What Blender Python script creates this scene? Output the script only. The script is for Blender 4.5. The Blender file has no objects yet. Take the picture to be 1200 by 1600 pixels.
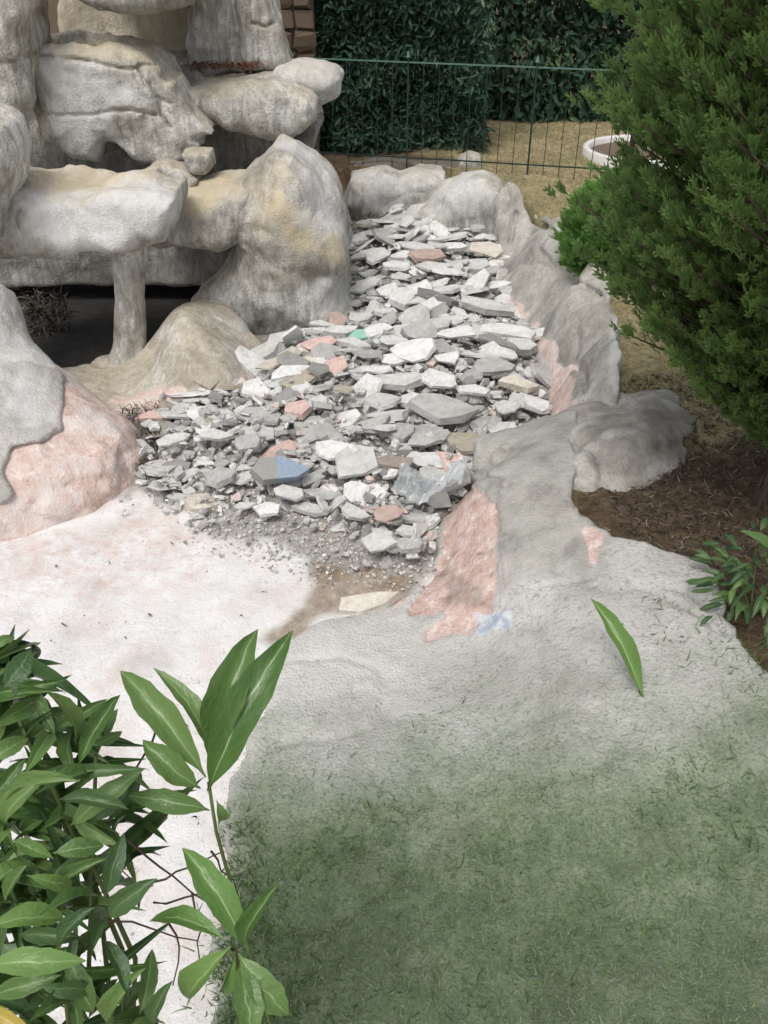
import bpy, bmesh, math, random
import numpy as np
from mathutils import Vector, Matrix

# ------------------------------------------------------------------ camera, sky, sun, exposure
S = bpy.context.scene
C = S.collection
PITCH = math.radians(36.0); F = 1386.0; H = 2.7          # photo pixels: 1200 x 1600
SP, CP = math.sin(PITCH), math.cos(PITCH)
cd = bpy.data.cameras.new('camera'); cam = bpy.data.objects.new('camera', cd); C.objects.link(cam)
cam.location = (0, 0, H); cam.rotation_euler = (math.pi/2 - PITCH, 0, 0)
cd.sensor_fit = 'VERTICAL'; cd.sensor_height = 24.0; cd.lens = 24.0*F/1600.0
cd.clip_start = 0.05; cd.clip_end = 500
S.camera = cam
S.cycles.max_bounces = 5; S.cycles.diffuse_bounces = 3; S.cycles.glossy_bounces = 2; S.cycles.transmission_bounces = 3; S.cycles.transparent_max_bounces = 5; S.cycles.adaptive_threshold = 0.025
SUN_EL, SUN_ROT = math.radians(62), math.radians(205)
w = bpy.data.worlds.new('World'); S.world = w; w.use_nodes = True
wn = w.node_tree.nodes; wl = w.node_tree.links
bg = wn['Background']
sky = wn.new('ShaderNodeTexSky'); sky.sky_type = 'NISHITA'; sky.sun_disc = False
sky.sun_elevation = SUN_EL; sky.sun_rotation = SUN_ROT; sky.dust_density = 3.0; sky.air_density = 1.0
hs = wn.new('ShaderNodeHueSaturation'); hs.inputs['Saturation'].default_value = 0.25
wl.new(sky.outputs[0], hs.inputs['Color']); wl.new(hs.outputs[0], bg.inputs['Color'])
bg.inputs['Strength'].default_value = 0.13
sd = bpy.data.lights.new('sun', 'SUN'); so = bpy.data.objects.new('sun', sd); C.objects.link(so)
sd.energy = 1.5; sd.angle = math.radians(25); sd.color = (1.0, 0.965, 0.91)
# sun direction (towards the sun): behind the camera, a little to the left
az = SUN_ROT
sv = Vector((math.sin(az)*math.cos(SUN_EL), math.cos(az)*math.cos(SUN_EL), math.sin(SUN_EL)))
so.rotation_euler = sv.to_track_quat('Z', 'Y').to_euler(); so.location = (0, -5, 12)
S.view_settings.view_transform = 'Standard'; S.view_settings.look = 'None'
S.view_settings.exposure = 0.17; S.view_settings.gamma = 1.0
S.view_settings.use_curve_mapping = False

# ------------------------------------------------------------------ projection helpers (authoring only)
def ray(px, py):
    u = (px-600)/F; v = (800-py)/F
    return Vector((u, CP + v*SP, -SP + v*CP))
def atz(px, py, z):
    r = ray(px, py); t = (z-H)/r.z; return Vector((r.x*t, r.y*t, z))
def aty(px, py, y):
    r = ray(px, py); t = y/r.y; return Vector((r.x*t, y, H + r.z*t))
def atd(px, py, d):
    r = ray(px, py); return Vector((r.x*d, r.y*d, H + r.z*d))
def topx(X, Y, Z):
    dz = Z-H; dep = Y*CP - dz*SP; v = Y*SP + dz*CP
    dep = np.maximum(dep, 0.05)
    return 600 + F*X/dep, 800 - F*v/dep, dep

# ------------------------------------------------------------------ numpy sdf toolkit
_tab = np.random.RandomState(7).rand(64, 64, 64).astype(np.float32)*2-1
def vnoise(x, y, z, sc, seed=0):
    o = (seed*17.31) % 61
    x = x*sc+o; y = y*sc+o*1.7; z = z*sc+o*2.3
    xi = np.floor(x).astype(np.int32); yi = np.floor(y).astype(np.int32); zi = np.floor(z).astype(np.int32)
    fx = x-xi; fy = y-yi; fz = z-zi
    fx = fx*fx*(3-2*fx); fy = fy*fy*(3-2*fy); fz = fz*fz*(3-2*fz)
    a = xi & 63; b = yi & 63; c = zi & 63; a1 = (a+1) & 63; b1 = (b+1) & 63; c1 = (c+1) & 63
    T = _tab
    x00 = T[a,b,c]*(1-fx)+T[a1,b,c]*fx; x10 = T[a,b1,c]*(1-fx)+T[a1,b1,c]*fx
    x01 = T[a,b,c1]*(1-fx)+T[a1,b,c1]*fx; x11 = T[a,b1,c1]*(1-fx)+T[a1,b1,c1]*fx
    return (x00*(1-fy)+x10*fy)*(1-fz)+(x01*(1-fy)+x11*fy)*fz
def fbm(x, y, z, sc, oct=3, seed=0):
    s = 0; a = 1.0; n = 0
    for i in range(oct):
        s = s + a*vnoise(x, y, z, sc*2.03**i, seed+i*5); n += a; a *= 0.5
    return s/n
def sstep(a, b, x):
    t = np.clip((x-a)/(b-a), 0, 1); return t*t*(3-2*t)
def polysd(PX, PY, poly):
    d = np.full(PX.shape, 1e9); s = np.zeros(PX.shape, bool)
    n = len(poly)
    for i in range(n):
        ax, ay = poly[i]; bx, by = poly[(i+1) % n]
        ex, ey = bx-ax, by-ay; wx = PX-ax; wy = PY-ay
        t = np.clip((wx*ex+wy*ey)/(ex*ex+ey*ey+1e-12), 0, 1)
        d = np.minimum(d, (wx-ex*t)**2+(wy-ey*t)**2)
        if ay != by:
            c = ((ay > PY) != (by > PY)) & (PX < (bx-ax)*(PY-ay)/(by-ay)+ax)
            s ^= c
    d = np.sqrt(d); return np.where(s, -d, d)
def linesd(PX, PY, pts):
    d = np.full(PX.shape, 1e9)
    for (ax, ay), (bx, by) in zip(pts[:-1], pts[1:]):
        ex, ey = bx-ax, by-ay; wx = PX-ax; wy = PY-ay
        t = np.clip((wx*ex+wy*ey)/(ex*ex+ey*ey+1e-12), 0, 1)
        d = np.minimum(d, (wx-ex*t)**2+(wy-ey*t)**2)
    return np.sqrt(d)
def smin(a, b, k):
    h = np.clip(0.5+0.5*(b-a)/k, 0, 1); return b*(1-h)+a*h-k*h*(1-h)
def smax(a, b, k): return -smin(-a, -b, k)
class Grid:
    def __init__(s, lo, hi, h):
        s.h = h; s.lo = np.array(lo, float)-3*h
        n = np.ceil((np.array(hi, float)+3*h-s.lo)/h).astype(int)+1
        s.x = s.lo[0]+h*np.arange(n[0]); s.y = s.lo[1]+h*np.arange(n[1]); s.z = s.lo[2]+h*np.arange(n[2])
        s.X = s.x[:,None,None]; s.Y = s.y[None,:,None]; s.Z = s.z[None,None,:]
        s.shape = tuple(n)
    def near(s, d, b):
        m = np.abs(d) < b; i = np.nonzero(m)
        return i, s.x[i[0]], s.y[i[1]], s.z[i[2]]
def rough(g, d, big=0.05, bsc=2.2, mid=0.014, msc=7.0, fine=0.004, fsc=26.0, seed=0, ridge=0.018):
    i, x, y, z = g.near(d, 0.16)
    d = d.copy()
    d[i] += big*fbm(x, y, z, bsc, 2, seed)+mid*fbm(x, y, z, msc, 2, seed+3)+fine*vnoise(x, y, z, fsc, seed+9)
    wx = 0.05*vnoise(x, y, z, 6, seed+30)
    md = np.clip(vnoise(x, y, z, 2.1, seed+40)*1.5+.35, 0, 1)
    d[i] += ridge*md*np.exp(-np.abs(vnoise(x+wx, y, z*1.6+wx, 2.6, seed+20))*11)+.4*ridge*np.exp(-np.abs(vnoise(x, y+wx, z, 7, seed+25))*8)
    return d
def cracks(g, d, lines, width=0.014, depth=0.05, ymax=99, seed=0):
    i, x, y, z = g.near(d, depth+0.04)
    u, v, dep = topx(x, y, z); dd = d[i].copy()
    n = vnoise(x, y, z, 5, seed)*7+vnoise(x, y, z, 14, seed+1)*4
    vary = 0.75+0.5*vnoise(x, y, z, 7, seed+2)
    for pts in lines:
        wdist = linesd(u+n, v+n*0.7, pts)*dep/F
        dd = dd+np.where(y < ymax, depth*vary*np.clip(1-wdist/width, 0, 1)**0.7, 0)
    d = d.copy(); d[i] = dd; return d
def surfnets(g, d):
    s = d < 0
    nx, ny, nz = d.shape
    c = [s[a:nx-1+a, b:ny-1+b, e:nz-1+e] for a in (0,1) for b in (0,1) for e in (0,1)]
    cnt = np.zeros(c[0].shape, np.int8)
    for k in c: cnt += k
    mixed = (cnt > 0) & (cnt < 8)
    I, J, K = np.nonzero(mixed)
    ids = np.full(mixed.shape, -1, np.int32); ids[I,J,K] = np.arange(len(I))
    acc = np.zeros((len(I), 3)); n = np.zeros(len(I))
    cor = [(a,b,e) for a in (0,1) for b in (0,1) for e in (0,1)]
    for a in cor:
        for ax in range(3):
            if a[ax]: continue
            b = list(a); b[ax] = 1
            d0 = d[I+a[0],J+a[1],K+a[2]]; d1 = d[I+b[0],J+b[1],K+b[2]]
            m = (d0 < 0) != (d1 < 0)
            t = np.where(m, d0/np.where(m, d0-d1, 1), 0)
            p = np.array(a, float)[None,:]+np.zeros((len(I),3)); p[:,ax] += t
            acc[m] += p[m]; n[m] += 1
    V = (acc/n[:,None]+np.stack([I,J,K],1))*g.h+g.lo
    Fs = []
    for ax in range(3):
        o = [x for x in range(3) if x != ax]
        sl0 = [slice(1,-1)]*3; sl1 = [slice(1,-1)]*3
        sl0[ax] = slice(0,-1); sl1[ax] = slice(1,None)
        a = s[tuple(sl0)]; b = s[tuple(sl1)]
        for flip, m in ((0, a & ~b), (1, ~a & b)):
            q = np.stack(np.nonzero(m), 1)
            q[:, o[0]] += 1; q[:, o[1]] += 1
            if not len(q): continue
            def cell(u, v):
                r = q.copy(); r[:,o[0]] -= u; r[:,o[1]] -= v
                return ids[r[:,0], r[:,1], r[:,2]]
            quad = np.stack([cell(1,1), cell(0,1), cell(0,0), cell(1,0)], 1)
            if (flip == 1) != (ax == 1): quad = quad[:, ::-1]
            Fs.append(quad)
    return V, np.concatenate(Fs)
def rmesh(name, V, Q, smooth=True):
    V = np.asarray(V, np.float32); Q = np.asarray(Q, np.int32); k = Q.shape[1]
    me = bpy.data.meshes.new(name)
    me.vertices.add(len(V)); me.vertices.foreach_set('co', V.ravel())
    me.loops.add(Q.size); me.loops.foreach_set('vertex_index', Q.ravel())
    me.polygons.add(len(Q)); me.polygons.foreach_set('loop_start', np.arange(0, Q.size, k, dtype=np.int32))
    me.polygons.foreach_set('use_smooth', np.full(len(Q), smooth))
    me.update(calc_edges=True)
    return me
def fattr(me, name, vals):
    a = me.attributes.new(name, 'FLOAT', 'POINT'); a.data.foreach_set('value', np.asarray(vals, np.float32))

# ------------------------------------------------------------------ object helpers
def empty(name, loc):
    e = bpy.data.objects.new(name, None); C.objects.link(e); e.location = loc; e.empty_display_size = 0.1
    return e
def obj(name, me, m, parent=None, loc=None):
    """link a mesh whose vertices are in world metres; its origin moves to loc"""
    o = bpy.data.objects.new(name, me); C.objects.link(o)
    if m is not None and not me.materials: me.materials.append(m)
    if loc is not None:
        me.transform(Matrix.Translation(-Vector(loc))); o.location = loc
    if parent is not None:
        o.parent = parent
        if parent.parent is None:
            o.matrix_parent_inverse = Matrix.Translation(-Vector(parent.location))
    return o
def tag(o, label=None, cat=None, group=None, kind=None):
    if label: o['label'] = label
    if cat: o['category'] = cat
    if group: o['group'] = group
    if kind: o['kind'] = kind
    return o
def basept(V):
    V = np.asarray(V); return Vector((float(V[:,0].mean()), float(V[:,1].mean()), float(V[:,2].min())))

# ------------------------------------------------------------------ materials
class NT:
    def __init__(s, name):
        s.m = bpy.data.materials.new(name); s.m.use_nodes = True
        s.n = s.m.node_tree.nodes; s.l = s.m.node_tree.links; s.b = s.n['Principled BSDF']
        s.tc = s.n.new('ShaderNodeTexCoord')
    def co(s): return s.tc.outputs['Object']
    def noise(s, sc, det=4, rough=0.6, dist=0.0, vec=None):
        t = s.n.new('ShaderNodeTexNoise'); t.inputs['Scale'].default_value = sc; t.inputs['Detail'].default_value = det
        t.inputs['Roughness'].default_value = rough; t.inputs['Distortion'].default_value = dist
        s.l.new(vec or s.co(), t.inputs['Vector']); return t.outputs['Fac']
    def vor(s, sc, feat='F1', vec=None):
        t = s.n.new('ShaderNodeTexVoronoi'); t.feature = feat; t.inputs['Scale'].default_value = sc
        s.l.new(vec or s.co(), t.inputs['Vector']); return t.outputs['Distance']
    def ramp(s, fac, stops):
        r = s.n.new('ShaderNodeValToRGB'); e = r.color_ramp.elements
        while len(e) < len(stops): e.new(0.5)
        for q, (p, c) in zip(e, stops):
            q.position = p; q.color = (c[0], c[1], c[2], 1) if not isinstance(c, (int, float)) else (c, c, c, 1)
        s.l.new(fac, r.inputs[0]); return r.outputs[0]
    def mix(s, fac, a, b, mode='MIX'):
        x = s.n.new('ShaderNodeMix'); x.data_type = 'RGBA'; x.blend_type = mode
        for sock, v in ((x.inputs[0], fac), (x.inputs[6], a), (x.inputs[7], b)):
            if isinstance(v, (int, float)): sock.default_value = v
            elif isinstance(v, tuple): sock.default_value = (*v, 1)
            else: s.l.new(v, sock)
        return x.outputs[2]
    def math(s, op, a, b=0.0):
        x = s.n.new('ShaderNodeMath'); x.operation = op
        for sock, v in ((x.inputs[0], a), (x.inputs[1], b)):
            if isinstance(v, (int, float)): sock.default_value = v
            else: s.l.new(v, sock)
        return x.outputs[0]
    def attr(s, name):
        a = s.n.new('ShaderNodeAttribute'); a.attribute_name = name; return a.outputs['Fac']
    def flake(s, name):
        return s.ramp(s.math('ADD', s.math('MULTIPLY', s.attr(name), .62), s.noise(17, 5, 0.7)), [(0.60, 0.0), (0.98, 0.95)])
    def attrc(s, name):
        a = s.n.new('ShaderNodeAttribute'); a.attribute_name = name; return a.outputs['Color']
    def objrand(s): return s.n.new('ShaderNodeObjectInfo').outputs['Random']
    def objcol(s): return s.n.new('ShaderNodeObjectInfo').outputs['Color']
    def normz(s):
        g = s.n.new('ShaderNodeNewGeometry'); x = s.n.new('ShaderNodeSeparateXYZ'); s.l.new(g.outputs['Normal'], x.inputs[0]); return x.outputs[2]
    def color(s, c):
        if isinstance(c, tuple): s.b.inputs['Base Color'].default_value = (*c, 1)
        else: s.l.new(c, s.b.inputs['Base Color'])
    def bump(s, h, dist=0.01, st=1.0):
        b = s.n.new('ShaderNodeBump'); b.inputs['Distance'].default_value = dist; b.inputs['Strength'].default_value = st
        s.l.new(h, b.inputs['Height']); s.l.new(b.outputs[0], s.b.inputs['Normal'])
    def rough(s, r, spec=0.3):
        s.b.inputs['Roughness'].default_value = r; s.b.inputs['Specular IOR Level'].default_value = spec
        return s.m
def rock_mat(name, dark=(0.24,0.225,0.20), mid=(0.42,0.405,0.37), light=(0.60,0.59,0.57), ochre=(0.58,0.48,0.32), och=0.75, strk=0.5):
    t = NT(name)
    n1 = t.noise(3.2, 4, 0.62, 0.4)
    base = t.ramp(n1, [(0.30, dark), (0.47, mid), (0.66, light)])
    # fine trowel streaks and pores
    mp = t.n.new('ShaderNodeMapping'); mp.inputs['Scale'].default_value = (22, 22, 5); t.l.new(t.co(), mp.inputs[0])
    st = t.noise(1.0, 3, 0.6, 0.8, mp.outputs[0])
    base = t.mix(strk, base, t.ramp(st, [(0.34, 0.2), (0.64, 0.85)]), 'OVERLAY')
    po = t.noise(60, 3, 0.7)
    base = t.mix(t.ramp(po, [(0.36, 0.75), (0.44, 0.0)]), base, dark)
    mq = t.n.new('ShaderNodeMapping'); mq.inputs['Scale'].default_value = (8, 8, 1.3); t.l.new(t.co(), mq.inputs[0])
    base = t.mix(t.ramp(t.noise(1.0, 4, 0.65, 0.5, mq.outputs[0]), [(0.53, 0.0), (0.66, 0.5)]), base, tuple(c*0.62 for c in mid))
    # rain-washed dust and lichen settle on upward faces
    up = t.math('MULTIPLY', t.ramp(t.normz(), [(0.35, 0.0), (0.85, 1.0)]), t.ramp(t.noise(2.3, 4, 0.6, 0.3), [(0.35, 0.15), (0.6, 1.0)]))
    base = t.mix(t.math('MULTIPLY', up, och*0.6), base, ochre)
    base = t.mix(t.math('MULTIPLY', t.attr('ochre'), 0.8), base, t.mix(t.noise(14, 4), ochre, (0.66,0.57,0.41)))
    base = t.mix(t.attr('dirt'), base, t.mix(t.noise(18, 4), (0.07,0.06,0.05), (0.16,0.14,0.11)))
    base = t.mix(t.attr('white'), base, t.mix(t.noise(16, 4), (0.62,0.62,0.62), (0.8,0.8,0.79)))
    pk = t.ramp(t.noise(13, 6, 0.78, 0.3), [(0.3, (0.40,0.30,0.24)), (0.43, (0.62,0.45,0.39)), (0.53, (0.70,0.55,0.50)), (0.64, (0.80,0.73,0.71))])
    pk = t.mix(t.ramp(t.noise(4, 4, 0.6), [(0.5, 0.0), (0.62, 0.6)]), pk, (0.70,0.66,0.63))
    base = t.mix(t.flake('pink'), base, pk)
    t.color(base)
    h = t.math('ADD', t.math('MULTIPLY', st, 0.6), t.math('MULTIPLY', t.noise(42, 3, 0.75), 0.8))
    h = t.math('ADD', h, t.math('MULTIPLY', t.vor(70), 0.35))
    t.bump(h, 0.009, 0.8)
    return t.rough(0.93, 0.15)
M = {}
M['rock'] = rock_mat('weathered_cement_rock')
M['rock_dark'] = rock_mat('shaded_cement_rock', (0.18,0.17,0.155), (0.31,0.30,0.275), (0.43,0.42,0.395), och=0.3)  # darker copy for recessed parts, their shade put into the colour
M['bank'] = rock_mat('cement_bank', (0.26,0.247,0.225), (0.41,0.395,0.365), (0.54,0.52,0.49), ochre=(0.42,0.37,0.29), och=0.5, strk=0.2)

# ------------------------------------------------------------------ heightfield helper
def tps(ctrl):
    P = np.array([(p.x, p.y) for p in ctrl]); zz = np.array([p.z for p in ctrl]); n = len(P)
    def U(r2): return np.where(r2 > 0, r2*np.log(np.maximum(r2, 1e-12)), 0)
    A = np.zeros((n+3, n+3)); r2 = ((P[:,None]-P[None])**2).sum(-1)
    A[:n,:n] = U(r2)+np.eye(n)*0.01; A[:n,n] = 1; A[:n,n+1:] = P; A[n,:n] = 1; A[n+1:,:n] = P.T
    s = np.linalg.solve(A, np.concatenate([zz, np.zeros(3)]))
    def f(x, y):
        o = s[n]+s[n+1]*x+s[n+2]*y
        for i in range(n): o = o+s[i]*U((x-P[i,0])**2+(y-P[i,1])**2)
        return o
    return f
def xy(pts, z): return [(atz(a, b, z).x, atz(a, b, z).y) for a, b in pts]
def pxmask(V, poly, soft=12, nz=14, seed=3, nsc=6):
    """1 inside a patch outlined in photo pixels, with a ragged edge (authoring a stain on the real surface)"""
    V = np.asarray(V); x, y, z = V[:,0], V[:,1], V[:,2]
    u, v, dep = topx(x, y, z)
    n = fbm(x, y, z, nsc, 3, seed)*nz*2
    return 1-sstep(-soft, soft, polysd(u, v, poly)+n)

RUB = [(545,385),(620,358),(700,368),(790,400),(798,455),(850,530),(862,640),(800,685),(745,745),(705,800),(680,870),(620,888),(560,850),(480,800),(400,820),(300,800),(215,745),(215,690),(240,650),(300,600),(380,600),(420,540),(500,520),(552,470)]
RUBXY = xy(RUB, 0.06)
def floor_h(x, y):
    r = polysd(x, y, RUBXY)
    h = 0.13*sstep(0.25, -0.7, r)
    h = h+0.02*fbm(x, y, x*0, 1.6, 2, 4)+0.006*fbm(x, y, x*0, 9, 2, 8)
    h = h+0.12*sstep(6.6, 7.9, y)
    return h

# ------------------------------------------------------------------ ground sheet
POND = [(-9, 0.2), (-9, 9.2), (-0.45, 8.6), (0.3, 8.55), (1.0, 8.3), (1.42, 7.2), (1.55, 6.2), (1.65, 5.2), (1.72, 4.5), (1.45, 4.0), (1.35, 3.6), (1.75, 3.0), (2.2, 2.4), (2.3, 0.2)]
# edge of the soil follows the bank, traced where bank and soil meet
G0 = 0.42
POND = [(-9, -3), (-9, 9.0), (-0.6, 8.55)] + xy([(545,262),(690,262),(800,290),(845,335),(888,400),(915,460),(945,505),(938,560),(950,612),(985,655),(1000,690),(960,730),(900,745),(880,770),(900,808),(940,846),(1000,862),(1100,905),(1140,1000)], G0) + [(1.75, 2.1), (1.9, -3)]
gx = np.concatenate([np.linspace(-60, -4.2, 12), np.linspace(-4, -0.8, 40), np.linspace(-0.78, 2.6, 120), np.linspace(2.64, 4.4, 30), np.linspace(4.8, 60, 14)])
gy = np.concatenate([np.linspace(-40, -1.2, 10), np.linspace(-1, 1.5, 25), np.linspace(1.52, 9.6, 270), np.linspace(9.65, 13, 60), np.linspace(13.5, 120, 14)])
GX, GY = np.meshgrid(gx, gy, indexing='ij')
pd = polysd(GX, GY, POND)
GZ = G0+0.03*fbm(GX, GY, GX*0, 0.8, 2, 2)+0.018*fbm(GX, GY, GX*0, 5, 3, 5)+0.012*np.abs(vnoise(GX, GY, GX*0, 22, 6))
GZ = GZ-0.9*sstep(0.0, -0.10, pd)
nxg, nyg = GX.shape
ii = (np.arange(nxg-1)[:,None]*nyg+np.arange(nyg-1)[None]).ravel()
gq = np.stack([ii, ii+nyg, ii+nyg+1, ii+1], 1)
gV = np.stack([GX.ravel(), GY.ravel(), GZ.ravel()], 1)
me = rmesh('ground', gV, gq)
u, v, dep = topx(gV[:,0], gV[:,1], gV[:,2])
soil = pxmask(gV, [(860,740),(1010,690),(1090,700),(1400,640),(1400,1100),(1000,1100)], 25, 25, 4, 3)
soil = np.maximum(soil, pxmask(gV, [(480,200),(700,235),(700,300),(480,300)], 15, 10))
soil = np.maximum(soil, sstep(10.3, 10.7, gV[:,1]))
fattr(me, 'soil', soil)
t = NT('dry_grass_ground')
straw = t.ramp(t.noise(16, 6, 0.7, 0.6), [(0.28, (0.21,0.165,0.09)), (0.48, (0.43,0.355,0.205)), (0.7, (0.58,0.50,0.32))])
gr = t.ramp(t.noise(2.2, 4, 0.6), [(0.45, 0.0), (0.62, 0.5)])
straw = t.mix(gr, straw, (0.15,0.17,0.07))
so_ = t.ramp(t.noise(24, 6, 0.75), [(0.3, (0.045,0.032,0.022)), (0.5, (0.12,0.085,0.055)), (0.72, (0.23,0.175,0.115))])
t.color(t.mix(t.attr('soil'), straw, so_))
t.bump(t.noise(60, 5, 0.7), 0.02, 0.9)
M['ground'] = t.rough(0.95, 0.1)
tag(obj('ground', me, M['ground']), kind='structure')

# ------------------------------------------------------------------ pond floor (white cement, dusty where the rubble lies)
fx = np.arange(-3.4, 1.9, 0.03); fy = np.arange(0.4, 8.8, 0.03)
FX, FY = np.meshgrid(fx, fy, indexing='ij'); FZ = floor_h(FX, FY)
fV = np.stack([FX.ravel(), FY.ravel(), FZ.ravel()], 1); n1, n2 = FX.shape
ii = (np.arange(n1-1)[:,None]*n2+np.arange(n2-1)[None]).ravel()
me = rmesh('pond_floor', fV, np.stack([ii, ii+n2, ii+n2+1, ii+1], 1))
fattr(me, 'rubble', pxmask(fV, [(200,770),(300,790),(345,830),(440,865),(500,900),(640,930),(760,800),(900,700),(900,300),(400,300),(180,620)], 14, 16, 6, 7))
fattr(me, 'brown', .8*pxmask(fV, [(500,890),(640,895),(640,935),(505,965),(440,1008),(425,995),(480,950)], 14, 16, 8, 9))
fattr(me, 'hollow_shade', pxmask(fV, [(-300,300),(330,300),(330,560),(180,585),(-300,640)], 10, 8))  # floor inside the hollow painted near-black, its shade put into the colour
fattr(me, 'pink', np.maximum(pxmask(fV, [(170,610),(290,600),(280,650),(190,650)], 12, 10, 11, 9), 0.3*pxmask(fV, [(-50,830),(160,835),(230,790),(300,800),(330,860),(200,930),(-50,900)], 30, 30, 12, 4)))
t = NT('white_cement_floor')
wh = t.ramp(t.noise(3.5, 6, 0.65, 0.3), [(0.30, (0.60,0.565,0.54)), (0.44, (0.735,0.71,0.695)), (0.60, (0.82,0.81,0.805))])
wh = t.mix(t.ramp(t.noise(30, 5, 0.7), [(0.34, 0.4), (0.44, 0.0)]), wh, (0.52,0.47,0.42))
wh = t.mix(t.math('MULTIPLY', t.ramp(t.noise(5, 4, 0.6), [(0.5, 0.0), (0.66, 0.35)]), 1.0), wh, (0.74,0.60,0.55))
wh = t.mix(t.flake('pink'), wh, t.ramp(t.noise(9, 5, 0.65), [(0.3, (0.48,0.33,0.28)), (0.5, (0.64,0.44,0.39)), (0.68, (0.76,0.64,0.60))]))
du = t.ramp(t.noise(35, 6, 0.75), [(0.3, (0.16,0.145,0.13)), (0.48, (0.34,0.32,0.29)), (0.68, (0.50,0.48,0.45))])
wh = t.mix(t.ramp(t.noise(1.7, 5, 0.65, 0.5), [(0.50, 0.0), (0.68, 0.35)]), wh, (0.60,0.51,0.43))
wh = t.mix(t.attr('rubble'), wh, du)
wh = t.mix(t.attr('hollow_shade'), wh, t.mix(t.noise(12, 4), (0.02,0.02,0.021), (0.07,0.066,0.062)))
wh = t.mix(t.attr('brown'), wh, t.ramp(t.noise(20, 5, 0.7), [(0.3, (0.12,0.08,0.05)), (0.55, (0.30,0.22,0.14)), (0.75, (0.52,0.45,0.36))]))
t.color(wh)
hh = t.math('ADD', t.math('MULTIPLY', t.noise(26, 4, 0.75), 1.0), t.math('MULTIPLY', t.noise(110, 2, 0.7), 0.35))
t.bump(hh, 0.012, 0.8)
M['floor'] = t.rough(0.9, 0.15)
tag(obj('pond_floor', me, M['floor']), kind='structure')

# ------------------------------------------------------------------ right bank and apron
def bank(name, ctrl, polypx, polyz, zlo, h=0.016, extra=None, seed=0, r=0.05, amp=(0.02, 2.5, 0.012, 8.0), peak=None):
    f = tps([atz(a, b, z) for a, b, z in ctrl])
    poly = [(atz(a, b, z).x, atz(a, b, z).y) for (a, b), z in zip(polypx, polyz)]
    P = np.array(poly); zs = [c[2] for c in ctrl]
    g = Grid((P[:,0].min(), P[:,1].min(), zlo), (P[:,0].max(), P[:,1].max(), max(zs)+0.12), h)
    X2, Y2 = np.meshgrid(g.x, g.y, indexing='ij')
    hz = f(X2, Y2)+amp[0]*fbm(X2, Y2, X2*0, amp[1], 2, seed)+amp[2]*fbm(X2, Y2, X2*0, amp[3], 3, seed+4)
    if peak: hz = hz+peak[1]*np.exp(-np.sqrt((X2-peak[0].x)**2+(Y2-peak[0].y)**2)/peak[2])
    d2 = polysd(0.02*vnoise(X2, Y2, X2*0, 16, seed+5)+X2+0.03*vnoise(X2, Y2, X2*0, 6, seed+1), Y2+0.02*vnoise(X2, Y2, X2*0+3, 7, seed+2), poly)
    cr = vnoise(X2+.04*vnoise(X2, Y2, X2*0, 9, seed+8), Y2, X2*0, 2.4, seed+7)
    hz = hz-amp[2]*1.3*np.exp(-np.abs(cr)*14)
    gx_, gy_ = np.gradient(hz, h); sl = 1/np.sqrt(1+gx_**2+gy_**2)
    d = smax((g.Z-hz[:,:,None])*sl[:,:,None], d2[:,:,None]+0*g.Z, r)
    d = smax(d, zlo-g.Z+0*d, 0.02)
    if extra: d = extra(g, d)
    return g, d
ctrl = [(815,312,.50),(870,350,.52),(905,410,.52),(935,460,.53),(962,505,.55),(955,560,.53),(965,612,.50),(985,640,.48),
        (790,330,.42),(830,370,.40),(800,400,.16),(845,440,.32),(790,465,.10),(890,500,.40),(840,530,.12),(910,570,.40),(862,600,.10),(868,640,.12),(905,640,.35),(845,400,.42),(880,460,.45)]
pp = [(770,300,.45),(815,305,.5),(872,345,.5),(908,405,.5),(940,455,.5),(968,500,.52),(960,560,.5),(972,615,.5),(960,650,.45),(870,665,.10),(845,640,.05),(830,545,.05),(775,470,.05),(775,400,.1),(780,360,.3)]
def bx_cracks(g, d):
    d = cracks(g, d, [[(818,318),(830,345),(865,362)], [(845,392),(870,420),(915,450),(940,462)], [(800,330),(795,380)], [(905,505),(900,560),(915,610)]], 0.03, 0.05, 99, 2)
    return d
g, d = bank('b', ctrl, [(a, b) for a, b, _ in pp], [z for *_, z in pp], -0.1, 0.016, bx_cracks, 3, 0.03, (0.08, 3.5, 0.045, 10.0))
V, Q = surfnets(g, d)
b0 = empty('pond_bank', basept(V)); tag(b0, 'rough grey cement bank curving along the far right edge of the rubble', 'bank')
me = rmesh('bank_wall', V, Q)
fattr(me, 'pink', pxmask(V, [(785,450),(840,515),(865,545),(905,600),(895,650),(850,650),(850,560),(800,510)], 6, 12, 5, 9))
fattr(me, 'white', 0.5*np.maximum(pxmask(V, [(955,498),(985,500),(985,620),(958,615),(950,560)], 5, 12, 4, 11), pxmask(V, [(840,545),(870,545),(870,600),(845,600)], 5, 8)))
fattr(me, 'dirt', 0.2*pxmask(V, [(870,430),(940,470),(940,600),(890,600),(860,540)], 20, 25, 8, 5))
obj('bank_wall', me, M['bank'], b0)

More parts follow.
